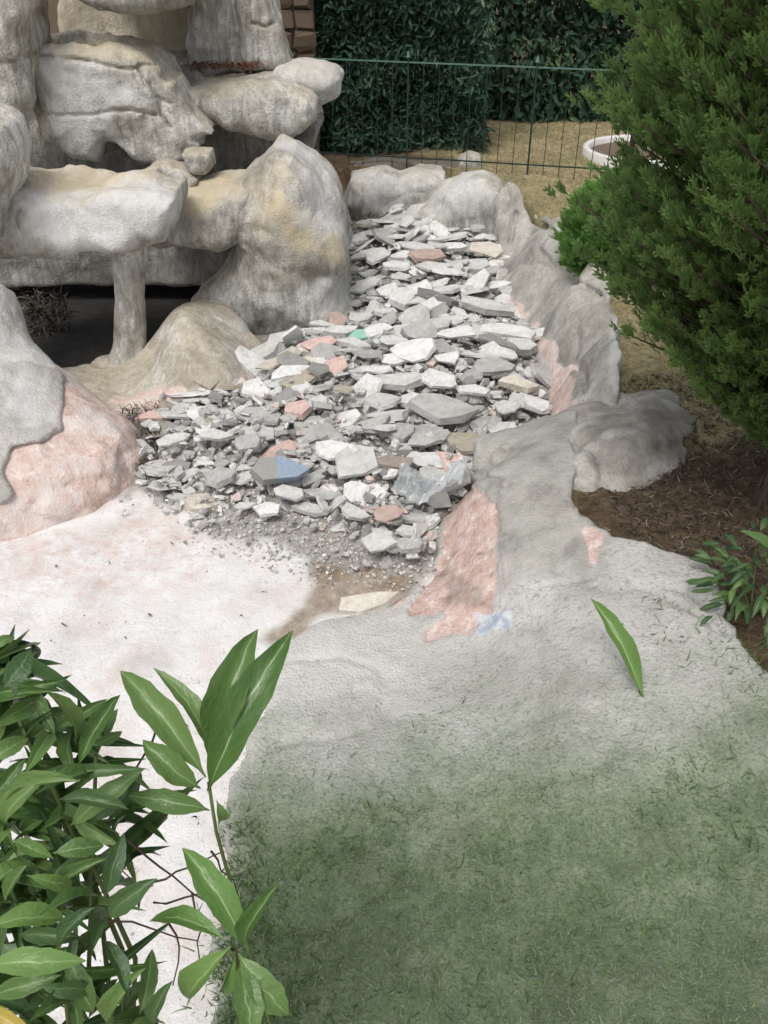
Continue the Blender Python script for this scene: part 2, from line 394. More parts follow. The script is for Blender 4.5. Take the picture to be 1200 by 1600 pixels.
ctrl = [(440,1005,.02),(500,968,.03),(630,932,.04),(680,880,.05),(700,800,.06),(735,752,.10),(655,945,.05),(660,1000,.06),
        (755,740,.34),(778,800,.345),(778,870,.32),(776,950,.24),(760,1000,.15),(700,1010,.09),(740,700,.25),(800,690,.30),
        (850,700,.42),(885,765,.46),(945,838,.47),(1000,852,.47),(1110,890,.47),(1150,1000,.46),(870,860,.40),(900,950,.37),(1000,950,.43),
        (850,1050,.28),(1000,1100,.38),(600,1100,.10),(450,1150,.09),(420,1300,.12),(400,1590,.17),(700,1300,.20),(1000,1300,.34),(1190,1200,.43),(800,1590,.28),(1190,1590,.42),(880,640,.38),(850,660,.26)]
pp = [(432,1010,.02),(470,985,.02),(500,966,.03),(560,958,.03),(635,930,.04),(672,885,.03),(690,805,.03),(738,742,.15),(738,705,.15),(850,652,.2),(900,650,.4),(895,700,.42),(888,765,.46),(905,800,.46),(947,836,.46),(1000,850,.46),(1112,888,.46),(1155,990,.46),(1240,1080,.46),(1400,1300,.46),(1500,1900,.46),(900,1900,.3),(315,1900,.15),(325,1700,.12),(352,1570,.1),(330,1460,.1),(362,1370,.1),(340,1290,.09),(374,1200,.07),(392,1130,.05),(425,1060,.03)]
PINKAP = [(735,755),(775,800),(775,880),(770,960),(740,990),(670,1000),(668,985),(690,960),(640,965),(660,920),(690,860),(700,790)]
def ap_cracks(g, d):
    i, x, y, z = g.near(d, .06); d = d.copy()
    m_ = pxmask(np.stack([x, y, z], 1), PINKAP, 4, 8, 5, 9); d[i] += m_*(.022+.008*fbm(x, y, z, 16, 2, 3))
    return cracks(g, d, [[(775,960),(795,925),(850,912),(920,902)], [(990,915),(1050,940),(1100,965),(1120,985)], [(800,945),(840,985)], [(740,742),(780,750),(775,800),(782,870),(772,950)], [(905,800),(940,790)]], 0.014, 0.03, 99, 7)
g, d = bank('a', ctrl, [(a, b) for a, b, _ in pp], [z for *_, z in pp], -0.12, 0.015, ap_cracks, 11, 0.03, (0.02, 2.0, 0.014, 9.0))
V, Q = surfnets(g, d)
APRON = (V, Q)
a0 = empty('cement_apron', basept(V)); tag(a0, 'pale grey cement apron sloping down to the white pond floor with one pink broken edge', 'bank')
me = rmesh('apron_slope', V, Q)
MOSSPX = [(360,1230),(430,1120),(520,1085),(640,1120),(760,1090),(900,1130),(1030,1060),(1130,1040),(1260,1000),(1500,1200),(1500,2000),(250,2000)]
u, v, dep = topx(V[:,0], V[:,1], V[:,2]); vv = v+120*fbm(V[:,0], V[:,1], V[:,2], 3.2, 3, 21); uu = u+40*fbm(V[:,0], V[:,1], V[:,2], 7, 3, 22)
moss = sstep(960, 1380, vv+60*sstep(900, 1200, u))*sstep(315, 400, uu-np.maximum(0, 1240-v)*.45)
fattr(me, 'moss', moss); fattr(me, 'near_dark', sstep(1230, 1640, vv))  # second mask: moss colour turns darker towards the near edge
fattr(me, 'pink', np.maximum.reduce([pxmask(V, [(735,755),(775,800),(775,880),(770,960),(740,990),(670,1000),(668,985),(690,960),(640,965),(660,920),(690,860),(700,790)], 5, 8, 5, 9), pxmask(V, [(912,825),(945,830),(935,880),(920,885)], 4, 5), 0.7*pxmask(V, [(500,920),(630,915),(630,945),(505,962)], 5, 6)]))
fattr(me, 'pale', .85*pxmask(V, [(380,1000),(500,940),(640,915),(740,1010),(640,1110),(480,1130),(380,1200)], 70, 60, 31, 4))
fattr(me, 'grey', .8*pxmask(V, [(735,735),(780,640),(905,630),(890,765),(945,845),(860,905),(785,905),(778,800)], 16, 30, 33, 5))
fattr(me, 'blue', pxmask(V, [(748,962),(795,955),(795,978),(750,990)], 4, 8, 3, 12))
fattr(me, 'dirt', 0.85*pxmask(V, [(780,950),(720,900),(690,900),(700,945),(760,960)], 8, 12, 14, 8)*0.5)
t = NT('cement_apron_mossy')
ba = t.ramp(t.noise(2.6, 6, 0.62, 0.4), [(0.30, (0.36,0.345,0.32)), (0.48, (0.50,0.485,0.46)), (0.66, (0.62,0.605,0.585))])
ba = t.mix(t.ramp(t.noise(45, 5, 0.75), [(0.34, 0.7), (0.47, 0.0)]), ba, (0.25,0.235,0.215))
ba = t.mix(t.attr('pale'), ba, t.mix(t.noise(8,5,.7), (0.56,0.535,0.50), (0.78,0.765,0.745)))
ba = t.mix(t.attr('grey'), ba, t.ramp(t.noise(7,5,.7), [(.32,(.25,.235,.21)),(.5,(.41,.395,.36)),(.68,(.53,.51,.475))]))
ba = t.mix(t.flake('pink'), ba, t.ramp(t.noise(17, 6, 0.8, 0.3), [(0.3, (0.30,0.21,0.17)), (0.43, (0.60,0.42,0.36)), (0.53, (0.68,0.51,0.46)), (0.64, (0.80,0.72,0.69))]))
ba = t.mix(t.flake('blue'), ba, t.ramp(t.noise(20, 4), [(0.4, (0.36,0.43,0.54)), (0.6, (0.66,0.68,0.71))]))
ba = t.mix(t.attr('dirt'), ba, (0.16,0.13,0.10))
mo = t.ramp(t.noise(7, 6, 0.72, 0.5), [(0.25, (0.095,0.142,0.078)), (0.45, (0.168,0.228,0.135)), (0.62, (0.25,0.305,0.20)), (0.78, (0.40,0.42,0.35))])
mo = t.mix(t.ramp(t.noise(3.1, 4, 0.6), [(0.55, 0.0), (0.7, 0.35)]), mo, (0.19,0.16,0.13))
mo = t.mix(t.ramp(t.noise(4.3, 4, 0.6, 0.6), [(0.6, 0.0), (0.72, 0.5)]), mo, (0.17,0.27,0.075))
mo = t.mix(t.math('MULTIPLY', t.attr('near_dark'), t.ramp(t.noise(5, 4, .65), [(.35, .35), (.6, .8)])), mo, t.mix(t.noise(16, 4, .7), (.065,.095,.052), (.13,.165,.105)))
mm = t.math('MULTIPLY', t.attr('moss'), t.ramp(t.math('ADD', t.noise(26, 5, 0.7), t.math('MULTIPLY', t.attr('moss'), 0.35)), [(0.42, 0.15), (0.62, 1.0)]))
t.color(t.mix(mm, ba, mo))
hh = t.math('ADD', t.noise(38, 4, 0.75), t.math('MULTIPLY', t.vor(85), 0.4))
t.bump(hh, 0.014, 0.85)
M['apron'] = t.rough(0.93, 0.12)
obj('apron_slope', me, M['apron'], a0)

# ------------------------------------------------------------------ inflated boulders: outline traced at its own distance, real depth and rounding
def inflate(polys, name, Yc, T, r, h=0.0165, seed=0, amp=None, carve=None, crk=None, pad=0.0, blend=0.05, zmin=None):
    """polys: list of (pts[(px,py,Y)], Yc, T, r); smooth union of rounded solids"""
    W = []
    for pts, yc, tt, rr in polys:
        W.append([(aty(a, b, y).x, aty(a, b, y).z) for a, b, y in pts])
    A = np.array([p for q in W for p in q])
    ylo = min(p[1]-p[2] for p in polys); yhi = max(p[1]+p[2] for p in polys)
    g = Grid((A[:,0].min()-.08, ylo-.08, A[:,1].min()-.08), (A[:,0].max()+.08, yhi+.08, A[:,1].max()+.08), h)
    X2, Z2 = np.meshgrid(g.x, g.z, indexing='ij')
    d = None
    for (pts, yc, tt, rr), wp in zip(polys, W):
        d2 = polysd(X2, Z2, wp)[:,None,:]
        q1 = d2+rr; q2 = np.abs(g.Y-yc)-tt+rr+0*q1; q1 = q1+0*q2
        e = np.minimum(np.maximum(q1, q2), 0)+np.sqrt(np.maximum(q1, 0)**2+np.maximum(q2, 0)**2)-rr
        d = e if d is None else smin(d, e, blend)
    if carve: d = carve(g, d)
    a = dict(big=0.05, bsc=2.2, mid=0.016, msc=7.0, fine=0.005, fsc=26.0)
    if amp: a.update(amp)
    d = rough(g, d, seed=seed, **a)
    if crk: d = cracks(g, d, crk, 0.015, 0.04, Yc, seed)
    return surfnets(g, d)
def ell(g, c, r): 
    return (np.sqrt(((g.X-c[0])/r[0])**2+((g.Y-c[1])/r[1])**2+((g.Z-c[2])/r[2])**2)-1)*min(r)
def Yp(pts, y): return [(a, b, y) for a, b in pts]
def rockpart(name, V, Q, parent, m='rock', **attrs):
    me = rmesh(name, V, Q)
    for k, f in attrs.items(): fattr(me, k, f(V) if callable(f) else f)
    return obj(name, me, M[m], parent)

cas = empty('rock_cascade', (-1.5, 6.2, 0.0))
tag(cas, 'large dry waterfall of sculpted grey cement rocks with stacked ledges, basin and pillar', 'rock cascade')

# front ledge, carried by the pillar
fl = [(-60,392,5.2),(30,401,5.2),(100,404,5.2),(200,398,5.2),(250,376,5.2),(274,338,5.25),(278,300,5.4),(262,270,5.75),(235,258,5.8),(150,258,5.8),(60,254,5.8),(20,280,5.6),(-60,300,5.5)]
def c_fl(g, d):   # shallow dish on top, like a spill ledge
    c = aty(150, 266, 5.55); return smax(d, -ell(g, (c.x, c.y-0.02, c.z+0.02), (0.46, 0.24, 0.07)), 0.05)
V, Q = inflate([(fl, 5.50, 0.34, 0.12)], 'ledge', 5.5, .33, .15, seed=1, carve=c_fl, amp=dict(big=0.07, bsc=3.0, mid=0.022))
rockpart('ledge', V, Q, cas, white=lambda V: 0.75*pxmask(V, [(20,300),(110,320),(260,280),(275,330),(230,380),(120,395),(40,380)], 20, 25, 3, 5), ochre=lambda V: pxmask(V, [(60,255),(260,258),(240,285),(120,310),(50,290)], 10, 10, 6, 5)*0.7)
# pillar
p = aty(203, 540, 5.45); x0 = p.x
g = Grid((x0-.32, 5.15, -.05), (x0+.45, 5.75, .95), 0.013)
rad = 0.105+0.012*sstep(.4, .85, g.Z)+0.05*sstep(0.18, -0.02, g.Z)**2
xtop = aty(203, 395, 5.45); xc = x0+(xtop.x-x0)*(g.Z-p.z)/(xtop.z-p.z)
d = np.sqrt((g.X-xc)**2+(g.Y-5.45)**2)-rad
d = smax(d, g.Z-.93+0*d, .02)
V, Q = surfnets(g, rough(g, d, big=.015, mid=.006, fine=.003, seed=4, ridge=.004))
rockpart('pillar', V, Q, cas)
# side ledge between front ledge and peaked boulder
sl = [(225,385,5.85),(250,398,5.85),(340,398,5.85),(372,385,5.85),(384,355,5.9),(400,320,6.0),(410,262,6.3),(350,270,6.3),(290,282,6.3),(240,292,6.2),(225,330,6.0)]
V, Q = inflate([(sl, 6.12, 0.33, 0.13)], 'ledge', 6.12, .33, .13, seed=7, amp=dict(big=0.06, bsc=3.0))
rockpart('ledge', V, Q, cas, ochre=lambda V: pxmask(V, [(270,275),(400,262),(400,300),(300,330),(260,310)], 15, 15, 6, 5)*0.8)
# peaked boulder
hd = [(440,205,6.3),(470,213,6.3),(498,240,6.3),(525,280,6.3),(543,335,6.3),(546,385,6.25),(528,425,6.2),(500,432,6.2),(470,408,6.2),(420,392,6.2),(380,372,6.1),(374,320,6.1),(384,285,6.2),(404,245,6.3),(424,215,6.3)]
tr = [(385,340,6.1),(520,350,6.1),(528,430,6.1),(540,480,6.0),(552,520,5.9),(470,560,5.7),(330,570,5.6),(268,560,5.6),(300,480,5.9),(340,430,6.1)]
def c_pk(g, d):
    c = aty(500, 440, 5.75); d = smax(d, -ell(g, (c.x+.02, c.y-.06, c.z), (.22, .20, .13)), .12)
    c = aty(415, 300, 5.85); d = smax(d, -ell(g, (c.x-.05, c.y-.1, c.z), (.16, .14, .26)), .10)
    return d
V, Q = inflate([(hd, 6.24, .50, .30), (tr, 6.28, .46, .26)], 'peaked_boulder', 6.3, .4, .3, seed=12, carve=c_pk, blend=.10, amp=dict(big=.10, bsc=2.4, mid=.024))
rockpart('peaked_boulder', V, Q, cas, ochre=lambda V: pxmask(V, [(380,290),(440,270),(500,360),(520,400),(480,420),(430,400),(390,370)], 25, 30, 8, 5), white=lambda V: .6*pxmask(V, [(430,215),(500,260),(545,380),(500,360),(450,290)], 20, 25, 9, 5)+.6*pxmask(V, [(500,440),(545,440),(548,500),(505,490)], 10, 12), dirt=lambda V: .35*pxmask(V, [(470,400),(515,395),(510,440),(470,440)], 12, 14, 4, 8))
# stump-shaped upper basin
st = [(42,95,6.45),(75,62,6.8),(120,42,6.95),(200,50,6.9),(238,72,6.75),(250,110,6.4),(262,150,6.35),(250,190,6.35),(205,225,6.3),(160,232,6.3),(150,262,6.3),(110,252,6.3),(62,215,6.35),(48,150,6.4)]
sk = [(160,205,6.3),(166,222,6.3),(208,258,6.28),(240,264,6.28),(272,262,6.28),(290,250,6.28),(288,240,6.28),(306,232,6.28),(300,222,6.28),(312,216,6.28),(328,212,6.3),(300,178,6.35),(272,128,6.4),(220,120,6.4)]
def c_st(g, d):
    c = aty(140, 72, 6.66); d = smax(d, -ell(g, (c.x, c.y, c.z+.05), (.36, .25, .17)), .05)
    return d
V, Q = inflate([(st, 6.66, .38, .15), (sk, 6.52, .20, .05)], 'stump_basin', 6.66, .38, .16, seed=19, h=.0125, carve=c_st, crk=[[(58,88),(95,92),(150,96),(205,108),(238,98)], [(62,176),(100,181),(150,178),(200,170),(240,176)], [(216,108),(226,132),(243,150),(248,178),(268,200)], [(243,150),(262,158)]], amp=dict(big=.04, mid=.016, msc=7, fine=.006, ridge=.006), blend=.04)
rockpart('stump_basin', V, Q, cas, white=lambda V: .6*pxmask(V, [(60,95),(200,110),(195,215),(150,240),(70,190)], 20, 30, 3, 5), ochre=lambda V: .5*pxmask(V, [(60,60),(240,60),(235,100),(80,90)], 10, 10))
# upper right ledge and its knob
ul = [(268,150,6.8),(276,122,7.1),(330,114,7.15),(440,108,7.15),(490,128,7.1),(498,160,6.7),(494,198,6.6),(470,215,6.6),(420,222,6.6),(340,200,6.6),(290,175,6.6)]
V, Q = inflate([(ul, 6.95, .38, .15)], 'upper_ledge', 6.95, .38, .15, seed=23, amp=dict(big=.05, bsc=3), crk=[[(285,165),(330,190),(355,212)]])
rockpart('upper_ledge', V, Q, cas)
kn = [(425,118,7.2),(440,95,7.3),(470,84,7.3),(490,90,7.3),(525,100,7.2),(538,118,7.1),(530,150,7.0),(505,168,7.0),(470,150,7.0),(440,140,7.0)]
V, Q = inflate([(kn, 7.15, .27, .16)], 'ledge_knob', 7.15, .27, .16, seed=25, h=.015, amp=dict(big=.04, bsc=4))
rockpart('ledge_knob', V, Q, cas, white=lambda V: .35+0*V[:,0])
# columns at the top
c1 = [(300,118,7.25),(296,60,7.25),(302,-90,7.25),(372,-90,7.25),(380,40,7.25),(388,112,7.25)]
V, Q = inflate([(Yp([(a, b) for a, b, _ in c1], 7.35), 7.42, .22, .12)], 'rock_column', 7.4, .2, .1, seed=30, h=.016, amp=dict(mid=.03, msc=9))
rockpart('rock_column', V, Q, cas)
c2 = [(378,112),(370,40),(362,-90),(420,-90),(436,20),(458,105)]
V, Q = inflate([(Yp(c2, 7.3), 7.36, .24, .11)], 'rock_column', 7.36, .2, .1, seed=34, h=.016, amp=dict(mid=.02, msc=6), crk=[[(397,38),(415,44),(428,36)]])
rockpart('rock_column', V, Q, cas)
# recessed wall behind the basin, overhanging lip above it
V, Q = inflate([(Yp([(90,120),(90,-100),(330,-100),(330,125)], 7.5), 7.62, .14, .06)], 'recess_wall', 7.6, .1, .05, seed=37, h=.02, amp=dict(big=.03, mid=.01))
rockpart('recess_wall', V, Q, cas, ochre=lambda V: .6+0*V[:,0])
V, Q = inflate([(Yp([(120,-100),(140,-20),(190,4),(260,8),(318,-4),(330,-100)], 6.95), 6.95, .68, .10)], 'overhang', 7.0, .4, .1, seed=39, h=.02, amp=dict(big=.04))
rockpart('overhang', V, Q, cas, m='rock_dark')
# left column and left boulder
lc = [(-80,190),(-80,-100),(55,-100),(62,-20),(58,40),(62,75),(50,110),(58,150),(45,185),(10,190)]
V, Q = inflate([(Yp(lc, 6.25), 6.35, .33, .15)], 'rock_column', 6.3, .3, .15, seed=44, h=.018, amp=dict(big=.08, bsc=3.2, mid=.03), crk=[[(0,105),(30,95),(60,80)]])
rockpart('rock_column', V, Q, cas)
lb = [(-110,400),(-110,170),(-15,180),(12,198),(23,230),(22,290),(10,340),(-8,388),(-40,410)]
V, Q = inflate([(Yp(lb, 5.1), 5.2, .34, .22)], 'rounded_boulder', 5.2, .3, .2, seed=48, amp=dict(big=.05))
rockpart('rounded_boulder', V, Q, cas)
# wall at the back of the hollow, and the dark mass carrying the upper tier
V, Q = inflate([([(-100,455,6.45),(330,447,6.45),(420,380,6.45),(420,300,6.45),(330,300,6.45),(40,300,6.45),(-100,300,6.45)], 6.6, .16, .05)], 'hollow_wall', 6.6, .1, .05, seed=52, h=.02, amp=dict(big=.03, mid=.015))
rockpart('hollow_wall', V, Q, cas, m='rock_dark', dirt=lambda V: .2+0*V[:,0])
V, Q = inflate([(Yp([(-120,620),(420,620),(460,340),(500,190),(380,140),(300,90),(-120,90)], 7.2), 7.35, .38, .05)], 'core_mass', 7.3, .1, .05, seed=55, h=.025, amp=dict(big=.04, mid=.02))
rockpart('core_mass', V, Q, cas, m='rock_dark', dirt=lambda V: .75*(1-sstep(.35, .6, V[:,2])))  # void behind the hollow painted darker low down, shade in the colour
# loose block and shelf slab under the stump
V, Q = inflate([([(284,240,6.15),(300,234,6.2),(330,236,6.2),(333,262,6.15),(318,275,6.1),(296,272,6.1)], 6.2, .10, .03)], 'wedge_block', 6.2, .1, .03, seed=58, h=.012, amp=dict(big=.015, mid=.008))
rockpart('wedge_block', V, Q, cas)
V, Q = inflate([([(225,262,6.15),(255,250,6.2),(288,258,6.2),(312,282,6.1),(300,300,6.1),(225,300,6.1)], 6.2, .14, .04)], 'shelf_slab', 6.2, .1, .03, seed=60, h=.013, amp=dict(big=.02, mid=.01))
rockpart('shelf_slab', V, Q, cas)
# mound in front of the pillar
mz = [(282,477,.38),(235,535,.10),(255,508,.30),(268,520,.36),(310,497,.33),(340,530,.28),(375,560,.22),(410,592,.06),(180,565,.05),(110,578,.06),(150,612,.03),(230,600,.07),(250,560,.13),(305,560,.28),(290,605,.16),(340,605,.16),(385,622,.06),(330,640,.03),(240,635,.03),(160,640,.0),(430,560,.03),(300,450,.20),(250,470,.10)]
g, d = bank('m', mz, [(90,580),(175,545),(232,520),(258,470),(310,455),(420,545),(428,585),(412,632),(320,655),(240,648),(165,640),(110,610)], [.05,.05,.1,.3,.3,.1,.02,0,0,0,0,0], -.12, .016, None, 63, .03, (.04, 4.0, .02, 9), peak=(atz(282,485,.46), .13, .16))
V, Q = surfnets(g, d)
rockpart('foot_mound', V, Q, cas, ochre=lambda V: .15*pxmask(V, [(280,470),(420,590),(300,640),(110,590)], 30, 20), pink=lambda V: pxmask(V, [(375,585),(408,560),(425,590),(405,630),(362,618)], 6, 9, 3, 10)+.8*pxmask(V, [(180,612),(285,610),(275,650),(190,645)], 8, 12, 4, 9))

# left foreground boulder: pink core with a thicker grey coat broken away along a ragged line
lg = [(-120,430,4.9),(5,418,4.9),(28,440,4.9),(38,490,4.85),(40,530,4.75),(70,570,4.6),(100,600,4.5),(165,640,4.3),(205,690,4.1),(212,740,3.95),(190,790,3.75),(150,832,3.6),(60,845,3.5),(-120,850,3.5)]
ctrl = [(-120,430,4.9)]
def left_boulder():
    g = Grid((-3.1, 3.2, -.1), (-1.15, 5.3, 1.25), .017)
    def P(px, py, y): q = aty(px, py, y); return q
    d = None
    for (px, py, y, rx, ry, rz) in [(-60,480,4.85,.30,.26,.28),(-55,570,4.65,.36,.34,.42),(-10,640,4.4,.55,.55,.44),(40,720,4.05,.62,.46,.40),(-60,760,3.85,.66,.40,.36),(95,690,4.25,.45,.42,.30)]:
        c = P(px, py, y); e = ell(g, (c.x, c.y, c.z-.12), (rx, ry, rz)); d = e if d is None else smin(d, e, .16)
    d = smax(d, -.08-g.Z+0*d, .02)
    return g, rough(g, d, big=.06, bsc=2.2, mid=.018, seed=70)
g, d = left_boulder()
V, Q = surfnets(g, d)
LBV = V
b1 = empty('boulder', basept(V)); tag(b1, 'grey cement boulder with a pink broken foot at the left side of the white floor', 'boulder')
GREY = [(-200,380),(60,380),(60,540),(100,585),(102,640),(96,668),(60,690),(20,705),(8,740),(20,770),(5,785),(-200,800)]
rockpart('pink_core', V, Q, b1, pink=lambda V: np.ones(len(V))*.95, white=lambda V: .7*pxmask(V, [(60,700),(120,720),(140,780),(80,790)], 20, 25, 5, 6), ochre=lambda V: .35*pxmask(V, [(100,650),(190,650),(190,830),(60,830)], 20, 60, 6, 8))
i, x, y, z = g.near(d, .12)
u, v, dep = topx(x, y, z); n = fbm(x, y, z, 8, 3, 5)*10
msk = polysd(u+n, v+n, GREY)*dep/F
dg = np.full(d.shape, .2); dg[i] = smax(smax(d[i]-.028, msk, .015), -(d[i]+.03), .004)
V, Q = surfnets(g, dg)
rockpart('grey_coat', V, Q, b1, m='bank', white=lambda V: .15+.35*pxmask(V, [(0,430),(30,450),(70,580),(60,660),(0,640)], 30, 40, 3, 5))

# boulders closing the far end of the pond
def boulder(polys, label, seed, h=.017, crk=None, m='rock', **at):
    V, Q = inflate(polys, 'b', polys[0][1], 0, 0, seed=seed, h=h, crk=crk, amp=dict(big=.05, mid=.022, msc=6), blend=.07)
    bp = basept(V); me = rmesh('boulder', V, Q)
    for k, f in at.items(): fattr(me, k, f(V))
    return tag(obj('boulder', me, M[m], loc=bp), label, 'boulder', 'boulders at the far end of the pond')
boulder([([(548,275,8.3),(585,262,8.4),(600,258,8.4),(625,268,8.4),(655,258,8.4),(692,262,8.4),(700,300,8.2),(670,352,8.0),(600,368,8.0),(545,362,8.0),(538,320,8.1)], 8.3, .3, .15)], 'low lumpy grey boulder beside the peaked rock below the fence', 81, white=lambda V: .45*pxmask(V, [(560,265),(690,265),(680,330),(570,330)], 15, 20, 4, 5), dirt=lambda V: .6*pxmask(V, [(535,330),(690,335),(690,380),(535,380)], 12, 15, 5, 6))
boulder([([(636,358,7.7),(668,318,7.8),(690,288,7.9),(722,266,8.0),(755,264,8.0),(778,280,7.95),(800,315,7.8),(806,380,7.6),(780,408,7.5),(700,400,7.5),(645,385,7.6)], 7.85, .32, .18)], 'pale domed boulder in the middle of the far pond edge', 85, white=lambda V: .5*pxmask(V, [(700,270),(760,265),(790,330),(700,350),(670,330)], 15, 20, 4, 5))
boulder([([(712,270,8.7),(715,248,8.7),(732,238,8.7),(752,242,8.7),(758,262,8.7),(750,285,8.7)], 8.7, .13, .08)], 'small rounded stone poking up behind the domed boulder at the fence', 87, h=.013)
boulder([([(545,262,8.65),(600,250,8.7),(720,256,8.7),(720,300,8.6),(545,300,8.6)], 8.75, .12, .05)], 'dark low kerb of soil-stained rock under the fence rail', 88, h=.018, m='rock_dark', dirt=lambda V: .8+0*V[:,0])
# broad lump on the bank
ctrl = [(1092,650,.40),(1096,690,.40),(1052,748,.40),(985,784,.40),(925,778,.41),(882,757,.43),(840,740,.38),(790,735,.33),(770,705,.26),(840,664,.28),(900,634,.40),(985,614,.44),(1060,626,.43),
        (1000,650,.58),(940,680,.56),(1040,680,.55),(1010,715,.53),(900,700,.50),(960,740,.48),(860,705,.42)]
pp = [(1094,648),(1098,690),(1054,750),(985,786),(925,780),(882,760),(840,742),(790,738),(768,705),(840,660),(900,630),(985,610),(1062,622)]
zz = [.40,.40,.40,.40,.40,.42,.36,.3,.25,.27,.38,.42,.42]
g, d = bank('l', ctrl, pp, zz, .05, .014, lambda g, d: cracks(g, d, [[(905,690),(960,665),(1040,660)], [(1000,700),(1050,700),(1090,690)], [(800,715),(860,690),(900,660)]], .03, .03, 99, 5), 91, .05, (.05, 4.0, .035, 11))
V, Q = surfnets(g, d)
bp = basept(V); me = rmesh('boulder', V, Q); fattr(me, 'dirt', .4*pxmask(V, [(930,640),(1090,650),(1090,700),(1000,760),(940,720)], 25, 50, 8, 7))
tag(obj('boulder', me, M['bank'], loc=bp), 'broad grey-brown lump of cement on the bank beside the soil under the conifer', 'boulder')

# ------------------------------------------------------------------ scatter helper: many small pieces in one mesh
def scatter(name, bv, bf, mats, attr=None, vattr=None, smooth=False):
    bv = np.asarray(bv, float); bf = np.asarray(bf, int); mats = np.asarray(mats); n = len(mats)
    V = np.einsum('nij,vj->nvi', mats[:,:3,:3], bv)+mats[:,None,:3,3]
    Q = (bf[None]+np.arange(n)[:,None,None]*len(bv)).reshape(-1, bf.shape[1])
    me = rmesh(name, V.reshape(-1,3), Q, smooth)
    if attr is not None: fattr(me, 'rnd', np.repeat(attr, len(bv)))
    if vattr is not None: fattr(me, 'tip', np.tile(vattr, n))
    return me
def frames(yv, nv, sx, sy, sz, loc):
    """matrices with y axis along yv, z axis near nv"""
    y = yv/np.linalg.norm(yv, axis=1, keepdims=True)
    x = np.cross(y, nv); x /= np.linalg.norm(x, axis=1, keepdims=True)+1e-9
    z = np.cross(x, y); n = len(y)
    m = np.zeros((n,4,4)); m[:,:3,0] = x*np.reshape(sx,(-1,1)); m[:,:3,1] = y*np.reshape(sy,(-1,1)); m[:,:3,2] = z*np.reshape(sz,(-1,1)); m[:,:3,3] = loc; m[:,3,3] = 1
    return m
def tube(pts, r0, r1, n=6):
    pts = [Vector(p) for p in pts]; V = []; Fq = []
    for k, p in enumerate(pts):
        a = pts[max(k-1,0)]; b = pts[min(k+1,len(pts)-1)]; t_ = (b-a).normalized()
        u_ = t_.orthogonal().normalized(); w_ = t_.cross(u_); r = r0+(r1-r0)*k/(len(pts)-1)
        for j in range(n):
            q = 2*math.pi*j/n; V.append(p+u_*r*math.cos(q)+w_*r*math.sin(q))
    for k in range(len(pts)-1):
        for j in range(n):
            Fq.append((k*n+j, k*n+(j+1)%n, (k+1)*n+(j+1)%n, (k+1)*n+j))
    return [tuple(v) for v in V], Fq
def curve(p0, p1, seg, jit, rng, sag=0.0):
    p0 = Vector(p0); p1 = Vector(p1); L = (p1-p0).length; out = []
    for k in range(seg+1):
        f = k/seg; q = p0.lerp(p1, f)
        if 0 < k < seg: q += Vector([rng.uniform(-1,1)*jit*L for _ in range(3)])
        q.z -= sag*L*4*f*(1-f); out.append(q)
    return out
def plainmat(name, col, r=0.9, spec=0.2):
    t = NT(name); t.color(t.mix(t.noise(25, 4), tuple(c*0.75 for c in col), tuple(min(c*1.25,1) for c in col))); return t.rough(r, spec)

# ------------------------------------------------------------------ broken concrete
rng = random.Random(11); nr = np.random.RandomState(11)
def chunk_mesh(seed, flat=0.2, n=None):
    r = random.Random(seed); n = n or r.randint(5, 8); top = []; bot = []
    asp = r.uniform(.5, .85); cut = r.uniform(.6, .95)
    for k in range(n):
        a = 2*math.pi*(k+r.uniform(-.3,.3))/n; rr = r.uniform(.32, .58)
        x, y = math.cos(a)*rr, math.sin(a)*rr*asp
        s = r.uniform(.80, .99); tz = flat*.5+r.uniform(-.2,.2)*flat
        top.append((x*s, y*s, tz)); bot.append((x*r.uniform(.85,1.02), y*r.uniform(.85,1.02), -flat*.5*r.uniform(.6,1.1)))
    bm = bmesh.new(); tv = [bm.verts.new(p) for p in top]; bv = [bm.verts.new(p) for p in bot]
    ct = bm.verts.new((r.uniform(-.08,.08), r.uniform(-.06,.06), flat*.5*r.uniform(.85,1.1)))
    for k in range(n):
        j = (k+1) % n
        bm.faces.new((bv[k], bv[j], tv[j], tv[k])); bm.faces.new((tv[k], tv[j], ct))
    bm.faces.new(bv[::-1])
    bmesh.ops.triangulate(bm, faces=bm.faces[:])
    me = bpy.data.meshes.new('concrete_chunk'); bm.to_mesh(me); bm.free(); return me
def chunk_material():
    t = NT('broken_concrete')
    oc = t.objcol()
    b = t.mix(t.ramp(t.noise(4.5, 5, 0.7, 0.6), [(0.42, 0.0), (0.62, 1.0)]), oc, t.mix(1.0, oc, (0.80,0.785,0.76), 'MULTIPLY'))
    b = t.mix(t.ramp(t.noise(45, 3, 0.7), [(0.36, 0.45), (0.42, 0.0)]), b, (0.30,0.285,0.265))
    t.color(b); t.bump(t.noise(9, 4, 0.75), 0.014, 0.7)
    return t.rough(0.93, 0.12)
M['chunk'] = chunk_material()
CH = [chunk_mesh(100+k, [.05,.07,.09,.12,.17][k % 5]) for k in range(30)]
for m_ in CH: m_.materials.append(M['chunk'])
WHT=(.82,.815,.80); LGT=(.68,.675,.655); GRY=(.52,.515,.50); DGR=(.33,.325,.315); PNK=(.74,.54,.49); BRN=(.38,.32,.28); CRM=(.72,.67,.58); RED=(.55,.42,.37); TAN=(.50,.45,.37)
def pxm(p): return F/(p.y*CP+(H-p.z)*SP)
def pile_z(x, y): return float(floor_h(np.array([x]), np.array([y]))[0])
placed = []
